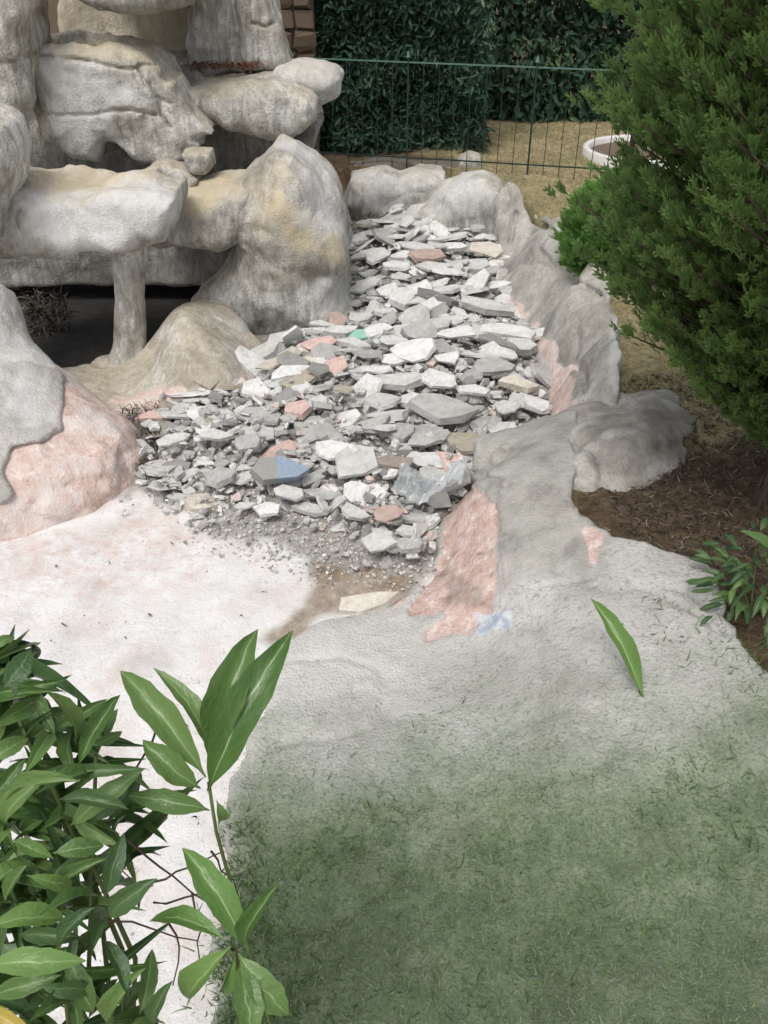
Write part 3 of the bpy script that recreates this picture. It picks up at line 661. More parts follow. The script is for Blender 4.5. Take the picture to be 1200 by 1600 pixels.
def put(me, p, sx, sy, sz, rz, tilt, tdir, col, name='concrete_chunk'):
    o = bpy.data.objects.new(name, me); C.objects.link(o)
    ax = Vector((math.cos(tdir), math.sin(tdir), 0))
    R_ = Matrix.Rotation(tilt, 4, ax) @ Matrix.Rotation(rz, 4, 'Z')
    o.matrix_world = Matrix.Translation(p) @ R_ @ Matrix.Diagonal((sx, sy, sz, 1))
    o.color = (*col, 1); return o
HERO = [ # px, py, w, h, colour, label
 (318,793,52,30,CRM,'rounded cream stone lying alone at the edge of the white floor'),
 (520,702,78,40,WHT,'large white slab fragment in the middle of the rubble near the blue one'),
 (338,680,58,32,LGT,'pale angular slab leaning at the left end of the rubble'),
 (345,745,56,34,GRY,'grey block just behind the cream stone'),
 (455,770,60,26,LGT,'short rectangular bar of concrete below the blue-painted slab'),
 (552,800,56,30,LGT,'pale broken bar beside the reddish brick piece'),
 (606,800,46,44,RED,'reddish brown brick piece near the clear plastic film'),
 (590,850,60,36,LGT,'long pale shard at the near tip of the rubble'),
 (640,852,54,34,GRY,'rounded grey lump at the near tip of the rubble'),
 (620,722,70,34,BRN,'flat brown slab in the middle of the rubble'),
 (525,572,46,44,PNK,'bright pink plaster fragment under the peaked boulder'),
 (498,537,58,34,PNK,'wide pale pink plaster slab at the foot of the peaked boulder'),
 (531,500,40,34,RED,'rusty pink square fragment against the foot of the peaked boulder'),
 (465,640,50,30,PNK,'small pink and grey fragment in the left half of the rubble'),
 (668,398,64,30,RED,'flat reddish brown slab at the far end of the rubble'),
 (716,386,46,16,WHT,'thin white shard below the domed boulder'),
 (570,446,54,32,WHT,'white wedge fragment beside the peaked boulder halfway along the rubble'),
 (605,455,40,34,WHT,'upright white fragment near the left edge of the far rubble'),
 (655,455,58,40,WHT,'broad white lump in the far middle of the rubble'),
 (775,447,58,24,WHT,'white slab fragment propped against the far right bank'),
 (745,475,104,34,LGT,'long pale slab lying slantwise near the right bank'),
 (712,520,74,36,WHT,'white six sided slab in the far right of the rubble'),
 (792,517,100,30,WHT,'long white slab against the right bank'),
 (812,543,62,26,LGT,'pale slab under the long white slab by the right bank'),
 (700,560,44,36,WHT,'white blunt fragment above the broad white plates'),
 (620,596,84,28,LGT,'flat pale plate left of the broad white plates'),
 (683,592,70,42,WHT,'broad white plate in the right half of the rubble'),
 (770,573,84,30,GRY,'wide grey slab in the right half of the rubble'),
 (808,600,60,32,(.78,.73,.62),'white slab with a yellowish stain by the right bank'),
 (738,610,66,26,WHT,'white plate below the wide grey slab'),
 (690,638,108,26,GRY,'longest grey slab with a straight edge in the right half'),
 (790,635,46,32,LGT,'square pale block near the lower right bank'),
 (660,690,52,32,GRY,'upturned grey slab leaning back in the middle of the rubble'),
 (770,690,60,24,LGT,'pale shard beside the broad grey lump of the bank'),
 (390,690,50,34,GRY,'grey slab standing on edge in the left half of the rubble'),
 (568,944,118,30,(.74,.68,.61),'flat cream fragment of cement lip lying where the floor meets the apron'),
 (270,685,54,24,LGT,'pale flat shard at the far left corner of the rubble'),
]
for k, (px, py, w_, h_, col, lab) in enumerate(HERO):
    p = atz(px, py, .16); z = pile_z(p.x, p.y); p = atz(px, py, z+.03 if k == 0 or py > 930 else z+.11); s = pxm(p)
    L = w_/s*1.12; D = max(.42*L, min(L*.85, h_/s*1.2)); T = max(.05, .30*D)
    me = CH[(k*7+3) % 30] if k else chunk_mesh(999, .5, 8)
    if not k: me.materials.append(M['chunk'])
    o = put(me, p, L, D/.72, min(T/.14, L*1.15) if k else L, rng.uniform(-.25,.25), rng.uniform(.15,.6), rng.uniform(-.5,.5), col)
    tag(o, lab, 'stone' if k == 0 else ('brick' if 'brick' in lab else 'concrete chunk'), 'broken concrete filling the pond' if k else None)
    placed.append((p.x, p.y, L*.38))
# slab with one half painted blue
p = atz(428, 735, .22); t = NT('blue_painted_concrete')
sx_ = t.n.new('ShaderNodeSeparateXYZ'); t.l.new(t.co(), sx_.inputs[0])
t.color(t.mix(t.ramp(t.math('ADD', sx_.outputs[0], t.math('MULTIPLY', t.noise(9, 4), .12)), [(.10, 0.0), (.13, 1.0)]), (.46,.45,.43), t.mix(t.noise(18, 4), (.30,.41,.58), (.52,.58,.66)))); t.bump(t.noise(30,4,.7), .04, .7)
bm_ = chunk_mesh(303, .2, 6); bm_.materials.append(t.rough(.85, .2))
tag(put(bm_, p, .33, .30, .26, .1, .62, 0, GRY), 'grey slab with one half painted blue in the near left rubble', 'concrete chunk', 'broken concrete filling the pond')
placed.append((p.x, p.y, .12))
# green fragment of plastic
t = NT('green_plastic'); t.color(t.mix(t.noise(12,3), (.12,.42,.32), (.45,.66,.58))); gm = t.rough(.3, .5)
p = atz(562, 524, .22); gme = chunk_mesh(404, .12, 6); gme.materials.append(gm)
tag(put(gme, p, .20, .20, .3, .2, .5, .2, (1,1,1)), 'bright green plastic fragment among rubble by the peaked boulder', 'plastic piece')
p = atz(600, 532, .2); gme = chunk_mesh(405, .10, 7); gme.materials.append(M['chunk'])
tag(put(gme, p, .26, .22, .3, -.2, .4, -.1, (.68,.74,.72)), 'pale greenish white plate right beside the green plastic fragment', 'concrete chunk', 'broken concrete filling the pond')
# crumpled clear film
u_, v_ = np.meshgrid(np.linspace(0,1,26), np.linspace(0,1,18), indexing='ij')
c0 = atz(665, 775, .2); px_ = c0.x-.17+.34*u_+.05*v_; py_ = c0.y-.08+.22*v_+.06*u_
pz_ = .17+.09*fbm(u_, v_, u_*0, 4, 3, 5)+.05*np.abs(vnoise(u_, v_, u_*0, 7, 9))+.22*np.abs(u_-.42)
ii = (np.arange(25)[:,None]*18+np.arange(17)[None]).ravel()
me = rmesh('plastic_film', np.stack([px_.ravel(),py_.ravel(),pz_.ravel()],1), np.stack([ii,ii+18,ii+19,ii+1],1), False)
t = NT('clear_film'); t.color((.66,.70,.73)); t.b.inputs['Transmission Weight'].default_value = .35; t.b.inputs['Alpha'].default_value = .75
tag(obj('plastic_film', me, t.rough(.25,.5), loc=c0), 'crumpled sheet of clear greyish plastic film at the near right of the rubble', 'plastic film')

P2 = np.array(RUBXY); lo, hi = P2.min(0), P2.max(0)
def pick_col(y):
    r = rng.random()
    if y > 4.9: return WHT if r < .40 else LGT if r < .74 else GRY if r < .90 else DGR if r < .95 else CRM
    return WHT if r < .26 else LGT if r < .62 else GRY if r < .84 else DGR if r < .90 else PNK if r < .94 else TAN
def zone(u, v):
    if v < 430: return 'just below the far boulders'
    if v < 520: return 'beside the peaked boulder' if u < 640 else 'near the far bank wall' if u > 730 else 'halfway to the far boulders'
    if v < 610: return 'near the foot mound' if u < 530 else 'along the right bank' if u > 730 else 'near the green plastic fragment'
    if v < 700: return 'at the left tip of the rubble' if u < 340 else 'left of the large white slab' if u < 500 else 'above the broad bank lump' if u > 690 else 'at the centre of the rubble'
    return 'behind the cream stone' if u < 400 else 'below the blue-painted slab' if u < 540 else 'near the plastic film'
SHP = ['paper-thin', 'thin flat', 'flat', 'thick', 'blocky']
CN = {WHT:'white', LGT:'pale grey', GRY:'mid grey', DGR:'dark grey', PNK:'pinkish', TAN:'tan', CRM:'cream'}
NS = 9000; XS = nr.uniform(lo[0], hi[0], NS); YS = nr.uniform(lo[1], hi[1], NS); INS = polysd(XS, YS, RUBXY)
US, VS, _ = topx(XS, YS, XS*0+.1); ZS = floor_h(XS, YS)
count = 0; PA = np.array(placed+[(99,99,0)]*300); npl = len(placed)
for x, y, ins, u1, v1, zf in zip(XS, YS, INS, US, VS, ZS):
    if count >= 260: break
    if ins > -.02: continue
    small = (v1 > 620 and u1 < 480) or v1 > 780
    L = rng.uniform(.10, .21) if small else rng.uniform(.14, .33)
    if (((x-PA[:npl,0])**2+((y-PA[:npl,1])*.85)**2) < (L*.20+PA[:npl,2]*.75)**2).any(): continue
    PA[npl] = (x, y, L*.22); npl += 1; count += 1
    col = pick_col(y); jit = rng.uniform(.88, 1.08); c_ = tuple(min(.84, k*jit) for k in col)
    vi = rng.randrange(30); tilt = rng.gauss(.26,.36)
    o = put(CH[vi], Vector((x, y, zf+rng.uniform(.04, .13)*(0.6 if small else 1))), L*rng.uniform(.95,1.35), L*rng.uniform(.85,1.2), L*rng.uniform(.85,1.3), rng.uniform(-.6,.6)+rng.choice((0,math.pi)), tilt, rng.gauss(0,.7), c_)
    lab = f'{"small " if L < .19 else "large " if L > .28 else ""}{"tilted " if abs(tilt) > .35 else ""}{SHP[vi % 5]} {CN[col]} concrete shard {zone(u1, v1)}'
    tag(o, lab, 'concrete chunk', 'broken concrete filling the pond')
seen = {}
for o in list(C.objects):
    if o.name.startswith('concrete_chunk') and 'label' in o.keys(): seen.setdefault(o['label'], []).append(o)
for lab, os_ in seen.items():
    if 2 <= len(os_) <= 4:
        os_.sort(key=lambda o: float(topx(o.location.x, o.location.y, o.location.z)[0]))
        for o, wd in zip(os_, ('leftmost', 'rightmost') if len(os_) == 2 else ('leftmost', 'middle', 'rightmost') if len(os_) == 3 else ('leftmost', 'second leftmost', 'second rightmost', 'rightmost')): o['label'] = wd+' '+lab
# the smaller pieces between them: too many to tell apart
def loose(name, n, smin_, smax_, seed, label, cat, poly, zup, cols, spread=.0, m='chips'):
    r = np.random.RandomState(seed); pts = []
    lo_, hi_ = np.array(poly).min(0), np.array(poly).max(0)
    P = r.rand(n*6, 2)*(hi_-lo_)+lo_; dd = polysd(P[:,0], P[:,1], poly)+spread*(r.rand(len(P))-.5)
    P = P[dd < 0][:n]; n = len(P)
    z = floor_h(P[:,0], P[:,1])+r.rand(n)*zup
    L = smin_+(smax_-smin_)*r.rand(n)**2.2
    yv = r.randn(n,3); yv[:,2] *= .35; nv = r.randn(n,3)*.35; nv[:,2] += 1
    me0 = chunk_mesh(seed, .12 if name == 'rubble' else .28, 5); bv = [tuple(v.co) for v in me0.vertices]; bf = [tuple(p.vertices) for p in me0.polygons]
    me = scatter(name, bv, bf, frames(yv, nv, L, L*r.uniform(.7,1.3,n), L*r.uniform(.6,1.3,n), np.stack([P[:,0],P[:,1],z],1)), r.rand(n))
    return tag(obj(name, me, M[m]), label, cat, kind='stuff')
t = NT('concrete_chips'); t.color(t.mix(t.ramp(t.noise(40,3,.7), [(.36,.6),(.5,0.0)]), t.ramp(t.attr('rnd'), [(0,(.27,.26,.25)),(.2,(.46,.45,.435)),(.55,(.62,.61,.59)),(.9,(.80,.79,.77)),(.98,(.70,.57,.52))]), (.2,.185,.17))); t.bump(t.noise(60,4,.7), .01, .7)
M['chips'] = t.rough(.93, .12)
loose('rubble', 2300, .06, .19, 21, 'smaller grey concrete pieces packed between the larger chunks', 'rubble', RUBXY, .09, None, .1)
loose('gravel', 5000, .012, .055, 22, 'grey cement crumbs and grit spilling around the rubble', 'gravel', RUBXY, .05, None, .5)
NEARXY = xy([(300,800),(350,845),(430,870),(560,900),(640,925),(690,870),(640,800),(400,760)], .03)
loose('gravel', 1900, .008, .030, 23, 'fine grit and dust scattered over the floor in front of the rubble', 'gravel', NEARXY, .012, None, .35)

# dry litter: twigs and needles
def litter(name, n, L0, L1, wd, pts, label, m, seed):
    r = np.random.RandomState(seed); P = pts(r, n); n = len(P)
    yv = r.randn(n,3); yv[:,2] *= .25; nv = r.randn(n,3)*.4; nv[:,2] += 1
    L = r.uniform(L0, L1, n)
    bv = [(-.5,0,0),(.5,0,0),(.35,.5,.25),(-.35,.5,.25),(.1,1,0),(-.1,1,0)]
    me = scatter(name, bv, [(0,1,2,3),(3,2,4,5)], frames(yv, nv, np.full(n,wd)*r.uniform(.5,1.5,n), L, L, P), r.rand(n))
    return tag(obj(name, me, M[m]), label, 'leaf litter', kind='stuff')
t = NT('red_needles'); t.color(t.ramp(t.attr('rnd'), [(0,(.05,.02,.015)),(.5,(.16,.06,.04)),(1,(.27,.14,.09))])); M['needles'] = t.rough(.85,.2)
t = NT('dark_twigs'); t.color(t.ramp(t.attr('rnd'), [(0,(.025,.02,.016)),(.6,(.10,.08,.065)),(1,(.24,.20,.16))])); M['twigs'] = t.rough(.9,.15)
def region(pxs, z=None, y=None, zup=.02):
    def f(r, n):
        A = np.array(pxs, float); Pq = r.rand(n*5,2)*(A.max(0)-A.min(0))+A.min(0); k = polysd(Pq[:,0],Pq[:,1],pxs) < 0; Pq = Pq[k][:n]
        W = np.array([tuple(atz(a, b, z) if z is not None else aty(a, b, y)) for a, b in Pq]); W[:,2] += r.rand(len(W))*zup; return W
    return f
def over(xlo, xhi, ylo, yhi, z, zup):
    def f(r, n): return np.stack([r.uniform(xlo,xhi,n), r.uniform(ylo,yhi,n), z+r.rand(n)*zup], 1)
    return f
pc = aty(345, 108, 7.05); litter('leaf_litter', 420, .03, .07, .008, over(pc.x-.33, pc.x+.28, 6.98, 7.14, pc.z+.005, .03), 'red-brown needles lodged on the upper ledge under the columns', 'needles', 31)
pc = aty(95, 62, 6.8); litter('leaf_litter', 420, .03, .06, .008, over(pc.x-.10, pc.x+.28, 6.60, 6.88, pc.z-.11, .06), 'red-brown needles lying in the stump shaped basin', 'needles', 32)
litter('leaf_litter', 700, .03, .10, .006, region([(205,640),(260,640),(245,760),(300,800),(230,770),(205,730),(190,660)], z=.03, zup=.07), 'dark twigs and dry litter along the left edge of the rubble', 'twigs', 33)
litter('leaf_litter', 500, .03, .09, .01, region([(545,330),(690,345),(720,385),(560,400)], z=.16, zup=.03), 'brown dry litter at the foot of the far boulders', 'twigs', 34)
litter('leaf_litter', 350, .04, .14, .012, region([(40,460),(105,470),(110,510),(60,540),(40,500)], y=5.9, zup=.05), 'dark debris heaped in the hollow under the front ledge', 'twigs', 35)
FLXY = xy([(-40,860),(300,820),(420,900),(440,990),(400,1100),(340,1300),(300,1600),(-40,1600)], .0)
loose('gravel', 130, .005, .014, 24, 'sparse crumbs and grit strewn over the white pond floor', 'gravel', FLXY, .004, None, .2)
litter('leaf_litter', 26, .012, .03, .008, region([(0,860),(300,830),(430,930),(380,1100),(330,1400),(200,1500),(0,1200)], z=.012, zup=.006), 'few dry leaf scraps lying on the white pond floor', 'twigs', 36)

# ------------------------------------------------------------------ fence
t = NT('green_painted_iron'); t.color(t.mix(t.noise(30,4), (.010,.026,.020), (.03,.06,.048))); M['iron'] = t.rough(.55,.4)
t = NT('worn_green_rail'); t.color(t.mix(t.noise(18,4), (.07,.15,.12), (.16,.25,.21))); M['rail'] = t.rough(.6,.4)
fA = aty(470, 89, 8.82); fB = aty(955, 110, 8.22); fd = (fB-fA); fA.z = fB.z = 1.32; zt, zb = 1.32, .50
fence = empty('iron_fence', (fA.x, fA.y, .42)); tag(fence, 'low green iron garden fence with thin bars in front of the dark hedge', 'fence')
fB2 = fA+fd*1.75
def boxbar(a, b, wx, wz):
    a = Vector(a); b = Vector(b); t_ = (b-a).normalized(); up = Vector((0,0,1)) if abs(t_.z) < .9 else Vector((0,1,0))
    s_ = t_.cross(up).normalized()*wx/2; n_ = s_.normalized().cross(t_)*wz/2
    V = [p+i*s_+j*n_ for p in (a, b) for i, j in ((-1,-1),(1,-1),(1,1),(-1,1))]
    return V, [(0,1,5,4),(1,2,6,5),(2,3,7,6),(3,0,4,7),(3,2,1,0),(4,5,6,7)]
def simple(name, V, Fq, m, parent): return obj(name, rmesh(name, np.array([tuple(v) for v in V]), np.array(Fq), False), m, parent)
def fz(f): return fA.lerp(fB2, f)
for z_, m_ in ((zt, 'rail'), (zb+.02, 'iron')):
    a = Vector(fA); b = Vector(fB2); a.z = b.z = z_; simple('rail', *boxbar(a, b, .011, .011), M[m_], fence)
nb = 34
for k in range(nb+1):
    q = fz(k/nb); post = k in (7, 15, 24)
    w_ = .015 if post else .006
    o = simple('post' if post else 'bar', *boxbar((q.x, q.y+.0, .34), (q.x, q.y, zt+(.04 if post else -.012)), w_, w_), M['iron'], fence)
    if post:
        V_, F_ = tube([(q.x,q.y,zt+.04),(q.x,q.y,zt+.055),(q.x,q.y,zt+.075),(q.x,q.y,zt+.09)], .02, .006, 6); obj('finial', rmesh('finial', V_, F_), M['rail'], o)
    elif k % 2 == 0:
        V_ = [(q.x+a*.028, q.y, .98+b*.05) for a, b in ((0,-1),(1,0),(0,1),(-1,0))]+[(q.x+a*.016, q.y, .98+b*.03) for a, b in ((0,-1),(1,0),(0,1),(-1,0))]
        V_ = [(x, y-.006, z) for x, y, z in V_]+[(x, y+.006, z) for x, y, z in V_]
        F_ = []
        for i in range(4):
            j = (i+1)%4; F_ += [(i,j,4+j,4+i),(8+j,8+i,12+i,12+j),(i,8+i,8+j,j),(4+i,4+j,12+j,12+i)]
        obj('diamond', rmesh('diamond', np.array(V_), np.array(F_), False), M['iron'], o)

# ------------------------------------------------------------------ stone pier behind the cascade
pier = empty('stone_pier', (-1.25, 9.0, .4)); tag(pier, 'brown rough stone pier rising behind the top of the rock cascade', 'wall')
pl = aty(425, 60, 8.9); pr = aty(492, 60, 8.9); M['brownstone'] = plainmat('brown_field_stone', (.13,.095,.07)); M['mortar'] = plainmat('earth_mortar', (.14,.115,.09))
simple('mortar', *boxbar(((pl.x+pr.x)/2, 9.14, .3), ((pl.x+pr.x)/2, 9.14, 2.4), pr.x-pl.x-.03, .36), M['mortar'], pier)
smes = []
for k in range(4):
    r = random.Random(k); bm = bmesh.new(); bmesh.ops.create_cube(bm, size=1); bmesh.ops.bevel(bm, geom=bm.edges[:], offset=.16, segments=1, affect='EDGES')
    for v in bm.verts: v.co += Vector([r.uniform(-.12,.12) for _ in range(3)])
    m_ = bpy.data.meshes.new('stone'); bm.to_mesh(m_); bm.free(); m_.materials.append(M['brownstone']); smes.append(m_)
r = random.Random(5)
for row in range(12):
    z_ = .45+row*.165; sp = r.uniform(.35,.65); wd = pr.x-pl.x
    for a, b in ((0, sp), (sp, 1)):
        o = bpy.data.objects.new('stone', smes[r.randrange(4)]); C.objects.link(o); o.parent = pier; o.matrix_parent_inverse = Matrix.Translation(-Vector(pier.location))
        o.location = (pl.x+(a+b)/2*wd, 8.97+r.uniform(-.02,.02), z_); o.scale = ((b-a)*wd-.02, .12, .15); o.rotation_euler = (0, r.uniform(-.06,.06), 0)

# ------------------------------------------------------------------ white rim of a round planting bed
t = NT('white_painted_rim'); t.color(t.mix(t.noise(14,5), (.62,.58,.54), (.80,.79,.77))); M['rim'] = t.rough(.8,.2)
bc = atz(1005, 232, .5); rv = []; rf = []; nn = 48; R0 = bc.x-atz(900, 215, .5).x
for k in range(nn):
    a = 2*math.pi*k/nn
    for rr, zz in ((R0,.36),(R0,.50),(R0-.012,.512),(R0-.05,.512),(R0-.062,.50),(R0-.062,.36)): rv.append((bc.x+math.cos(a)*rr, bc.y+math.sin(a)*rr*.9, zz))
for k in range(nn):
    for j in range(5): a = k*6+j; b = ((k+1)%nn)*6+j; rf.append((a, b, b+1, a+1))
bed = empty('round_bed', (bc.x, bc.y, .42)); tag(bed, 'round planting bed with a white raised rim on the straw lawn', 'planter')
obj('rim', rmesh('rim', np.array(rv), np.array(rf)[:, ::-1]), M['rim'], bed)
sv_ = [(bc.x, bc.y, .47)]+[(bc.x+math.cos(2*math.pi*k/nn)*(R0-.06), bc.y+math.sin(2*math.pi*k/nn)*(R0-.06)*.9, .455) for k in range(nn)]
bm = bmesh.new(); vs = [bm.verts.new(p_) for p_ in sv_]
for k in range(nn): bm.faces.new((vs[0], vs[1+k], vs[1+(k+1)%nn]))
m_ = bpy.data.meshes.new('bed_soil'); bm.to_mesh(m_); bm.free(); obj('bed_soil', m_, plainmat('bed_soil', (.17,.13,.10)), bed)

# ------------------------------------------------------------------ hedges
LEAFV = [(0,0,0),(.28,.3,.04),(.30,.6,.02),(0,1,-.06),(-.30,.6,.02),(-.28,.3,.04),(0,.45,-.03)]
LEAFF = [(0,1,6),(1,2,6),(2,3,6),(3,4,6),(4,5,6),(5,0,6)]
LTIP = [0,.3,.7,1,.7,.3,.5]
def leafmat(name, stops, tipc=None, r=.45, spec=.4, trans=.25):
    t = NT(name); c = t.ramp(t.attr('rnd'), stops)
    if tipc: c = t.mix(t.math('MULTIPLY', t.attr('tip'), .6), c, tipc)
    t.color(c); t.rough(r, spec)
    tr = t.n.new('ShaderNodeBsdfTranslucent'); t.l.new(c, tr.inputs[0]); mx = t.n.new('ShaderNodeMixShader'); mx.inputs[0].default_value = trans
    t.l.new(t.b.outputs[0], mx.inputs[1]); t.l.new(tr.outputs[0], mx.inputs[2]); t.l.new(mx.outputs[0], t.n['Material Output'].inputs[0])
    return t.m
M['hedge1'] = leafmat('dark_hedge_leaves', [(0,(.020,.046,.032)),(.5,(.048,.098,.064)),(.85,(.09,.155,.098)),(1,(.15,.22,.14))], r=.7, spec=.2, trans=.15)
M['hedge2'] = leafmat('broad_hedge_leaves', [(0,(.020,.046,.026)),(.6,(.045,.095,.052)),(.93,(.075,.14,.07)),(1,(.12,.19,.09))], r=.65, spec=.25, trans=.15)
M['wood'] = plainmat('brown_bark', (.11,.08,.06))
def hedge(x0, x1, yf, th, z1, n, L0, L1, wid, label, m, seed, droop):
    r = np.random.RandomState(seed)
    x = r.uniform(x0, x1, n); z = .36+r.rand(n)*(z1-.36); dep = r.rand(n)**1.6*th
    bump = .30*fbm(x, z, x*0, 2.2, 3, seed)
    P = np.stack([x, yf+bump+dep, z], 1)
    yv = r.randn(n,3)*.7; yv[:,2] -= droop; yv[:,1] -= .5
    nv = r.randn(n,3)*.6; nv[:,1] -= .7; nv[:,2] += .6
    L = r.uniform(L0, L1, n)
    me = scatter('foliage', LEAFV, LEAFF, frames(yv, nv, L*wid, L, L, P), np.clip(r.rand(n)*.65+.7*fbm(x, z, x*0, 2.6, 2, seed+4)+.15,0,1), LTIP)
    h_ = empty('hedge', ((x0+x1)/2, yf+th/2, .4)); tag(h_, label, 'hedge'); obj('foliage', me, M[m], h_)
    for k in range(int((x1-x0)/.3)):
        a = x0+.2+k*.3; V_, F_ = tube([(a, yf+th*.55, .3),(a+r.uniform(-.05,.05), yf+th*.5, 1.1),(a+r.uniform(-.1,.1), yf+th*.6, z1-.2)], .03, .01); obj('stem', rmesh('stem', V_, F_), M['wood'], h_)
pa = aty(470, 200, 9.2); pb = aty(762, 200, 9.2)
hedge(pa.x-.2, pb.x, 9.2, .7, 2.7, 24000, .05, .12, .42, 'dense dark narrow-leaved hedge close behind the iron fence', 'hedge1', 51, .2)
pa = aty(720, 200, 10.5); pb = aty(1260, 200, 10.5)
hedge(pa.x, pb.x, 10.55, .8, 2.8, 20000, .07, .135, .62, 'broad-leaved green hedge at the back of the straw lawn', 'hedge2', 53, .6)
pa = aty(300, 100, 10.9); pb = aty(760, 100, 10.9)
hedge(pa.x-.8, pb.x, 10.9, .7, 3.0, 12000, .09, .15, .6, 'dark leafy hedge showing behind the stone pier and narrow-leaved hedge', 'hedge2', 57, .4)

# ------------------------------------------------------------------ conifers: fan shaped sprays on real branches
SPV, SPF, SPT = [], [], []
def spray_leaf(a, b, w):
    a = Vector(a); b = Vector(b); s_ = (b-a).cross(Vector((0,0,1))).normalized()*w; m_ = a.lerp(b, .5)
    i = len(SPV); SPV.extend([tuple(a), tuple(m_+s_+Vector((0,0,.03))), tuple(b), tuple(m_-s_)])
    SPF.extend([(i,i+1,i+2),(i,i+2,i+3)]); SPT.extend([a.y, m_.y+.1, min(1, b.y+.2), m_.y+.1])
spray_leaf((0,0,0), (0,1,-.15), .085)
for k, (y0, l_) in enumerate(((.18,.48),(.52,.42))):
    for sgn in (-1, 1):
        spray_leaf((0, y0+.05*sgn, -.1*y0*y0), (sgn*l_*.5*(.9+.2*(k%2)), y0+l_*.85, -.12*y0+.06*sgn), .085)
def conifer(name, label, base, prof, zr, nbr, nsp, sl, mat, seed, lean=0, trunk=.075, tr_top=3.6, up=.35, group=None):
    r = np.random.RandomState(seed); zk, rk = zip(*prof)
    Y_, N_, L_, P_, A_ = [], [], [], [], []; BV, BF = [], []
    tree = empty(name, base); tag(tree, label, 'tree' if trunk > .05 else 'shrub', group)
    for k in range(nbr):
        z = r.uniform(*zr); a = r.uniform(0, 2*math.pi); R = np.interp(z, zk, rk)*(1+.16*r.randn()*.6+.10*math.sin(3*a+z*4))
        if R < .06: R = .06
        tip = np.array([base[0]+math.cos(a)*R, base[1]+math.sin(a)*R, z]); st_ = np.array([base[0]+.03*math.cos(a), base[1]+.03*math.sin(a), max(base[2]+.12, z-R*(up+.2*r.rand()))])
        ax = tip-st_; Ln = np.linalg.norm(ax); ax /= Ln
        V_, F_ = tube([st_, st_+ax*Ln*.5+np.array([0,0,-.02]), tip-ax*.04], .012*(trunk/.07), .003, 4); o_ = len(BV); BV.extend(V_); BF.extend([tuple(i+o_ for i in f) for f in F_])
        f = .5+.52*r.rand(nsp)**.6
        pos = st_+ax*(f*Ln)[:,None]+r.randn(nsp,3)*.036*(1.35-f)[:,None]
        perp = r.randn(nsp,3); perp -= (perp@ax)[:,None]*ax; perp /= np.linalg.norm(perp,axis=1,keepdims=True)
        dirv = ax*(.75+.5*f)[:,None]+perp*(.75*(1.15-f*.6))[:,None]; dirv[:,2] += .75
        Y_.append(dirv); N_.append(np.cross(dirv, r.randn(nsp,3)*.5+np.array([0,0,.2]))+perp*.4)
        L_.append(sl*r.uniform(.6,1.25,nsp)); P_.append(pos); A_.append(np.clip(r.rand()*.55+.45*r.rand(nsp),0,1))
    Y_ = np.concatenate(Y_); N_ = np.concatenate(N_); L_ = np.concatenate(L_); P_ = np.concatenate(P_)
    me = scatter('crown', SPV, SPF, frames(Y_, N_, L_, L_, L_, P_), np.concatenate(A_), SPT)
    obj('crown', me, M[mat], tree); obj('branches', rmesh('branches', np.array(BV), np.array(BF)), M['wood'], tree)
    b = Vector(base); V_, F_ = tube([b+Vector((0,0,-.1)), b+Vector((.0,0,.02)), b+Vector((.01,0,.3)), b+Vector((.0,.02,1.2)), b+Vector((0,0,tr_top-b.z))], trunk*1.35, trunk*.3, 12)
    V_ = [(x+.012*math.sin(40*z+9*x), y, z) for x, y, z in V_]
    obj('trunk', rmesh('trunk', V_, F_), M['bark'], tree)
t = NT('furrowed_bark'); mp = t.n.new('ShaderNodeMapping'); mp.inputs['Scale'].default_value = (40,40,7); t.l.new(t.co(), mp.inputs[0]); q = t.noise(1, 5, .7, .5, mp.outputs[0])
t.color(t.ramp(q, [(.3,(.03,.024,.02)),(.6,(.13,.10,.08)),(.8,(.2,.165,.13))])); t.bump(q, .03, 1); M['bark'] = t.rough(.95,.1)
M['thuja'] = leafmat('conifer_sprays', [(0,(.040,.092,.030)),(.5,(.082,.168,.052)),(.85,(.145,.24,.074)),(1,(.23,.28,.12))], (.26,.385,.125), r=.6, spec=.25, trans=.4)
M['thuja2'] = leafmat('light_conifer_sprays', [(0,(.08,.19,.045)),(.6,(.14,.30,.07)),(1,(.2,.37,.1))], (.28,.48,.14), r=.6, spec=.25, trans=.3)
conifer('conifer_tree', 'tall dark green conifer with feathery sprays and a bare brown trunk foot', (1.70, 3.2, .42),
        [(.72,.05),(.85,.18),(1.01,.36),(1.2,.55),(1.45,.77),(1.7,.84),(1.95,.875),(2.2,.85),(2.6,.83),(3.1,.74),(3.8,.45),(4.3,.05)], (.78, 4.15), 2100, 42, .064, 'thuja', 61, tr_top=3.9)
pb_ = atz(985, 445, .42)
conifer('conifer_bush', 'low bright green feathery bush at the straw edge beside the tall conifer', (pb_.x-.08, pb_.y+.20, .40), [(.4,.26),(.6,.38),(.8,.36),(.95,.24),(1.08,.05)], (.48,1.05), 260, 70, .055, 'thuja2', 63, trunk=.03, tr_top=.9, up=.6)

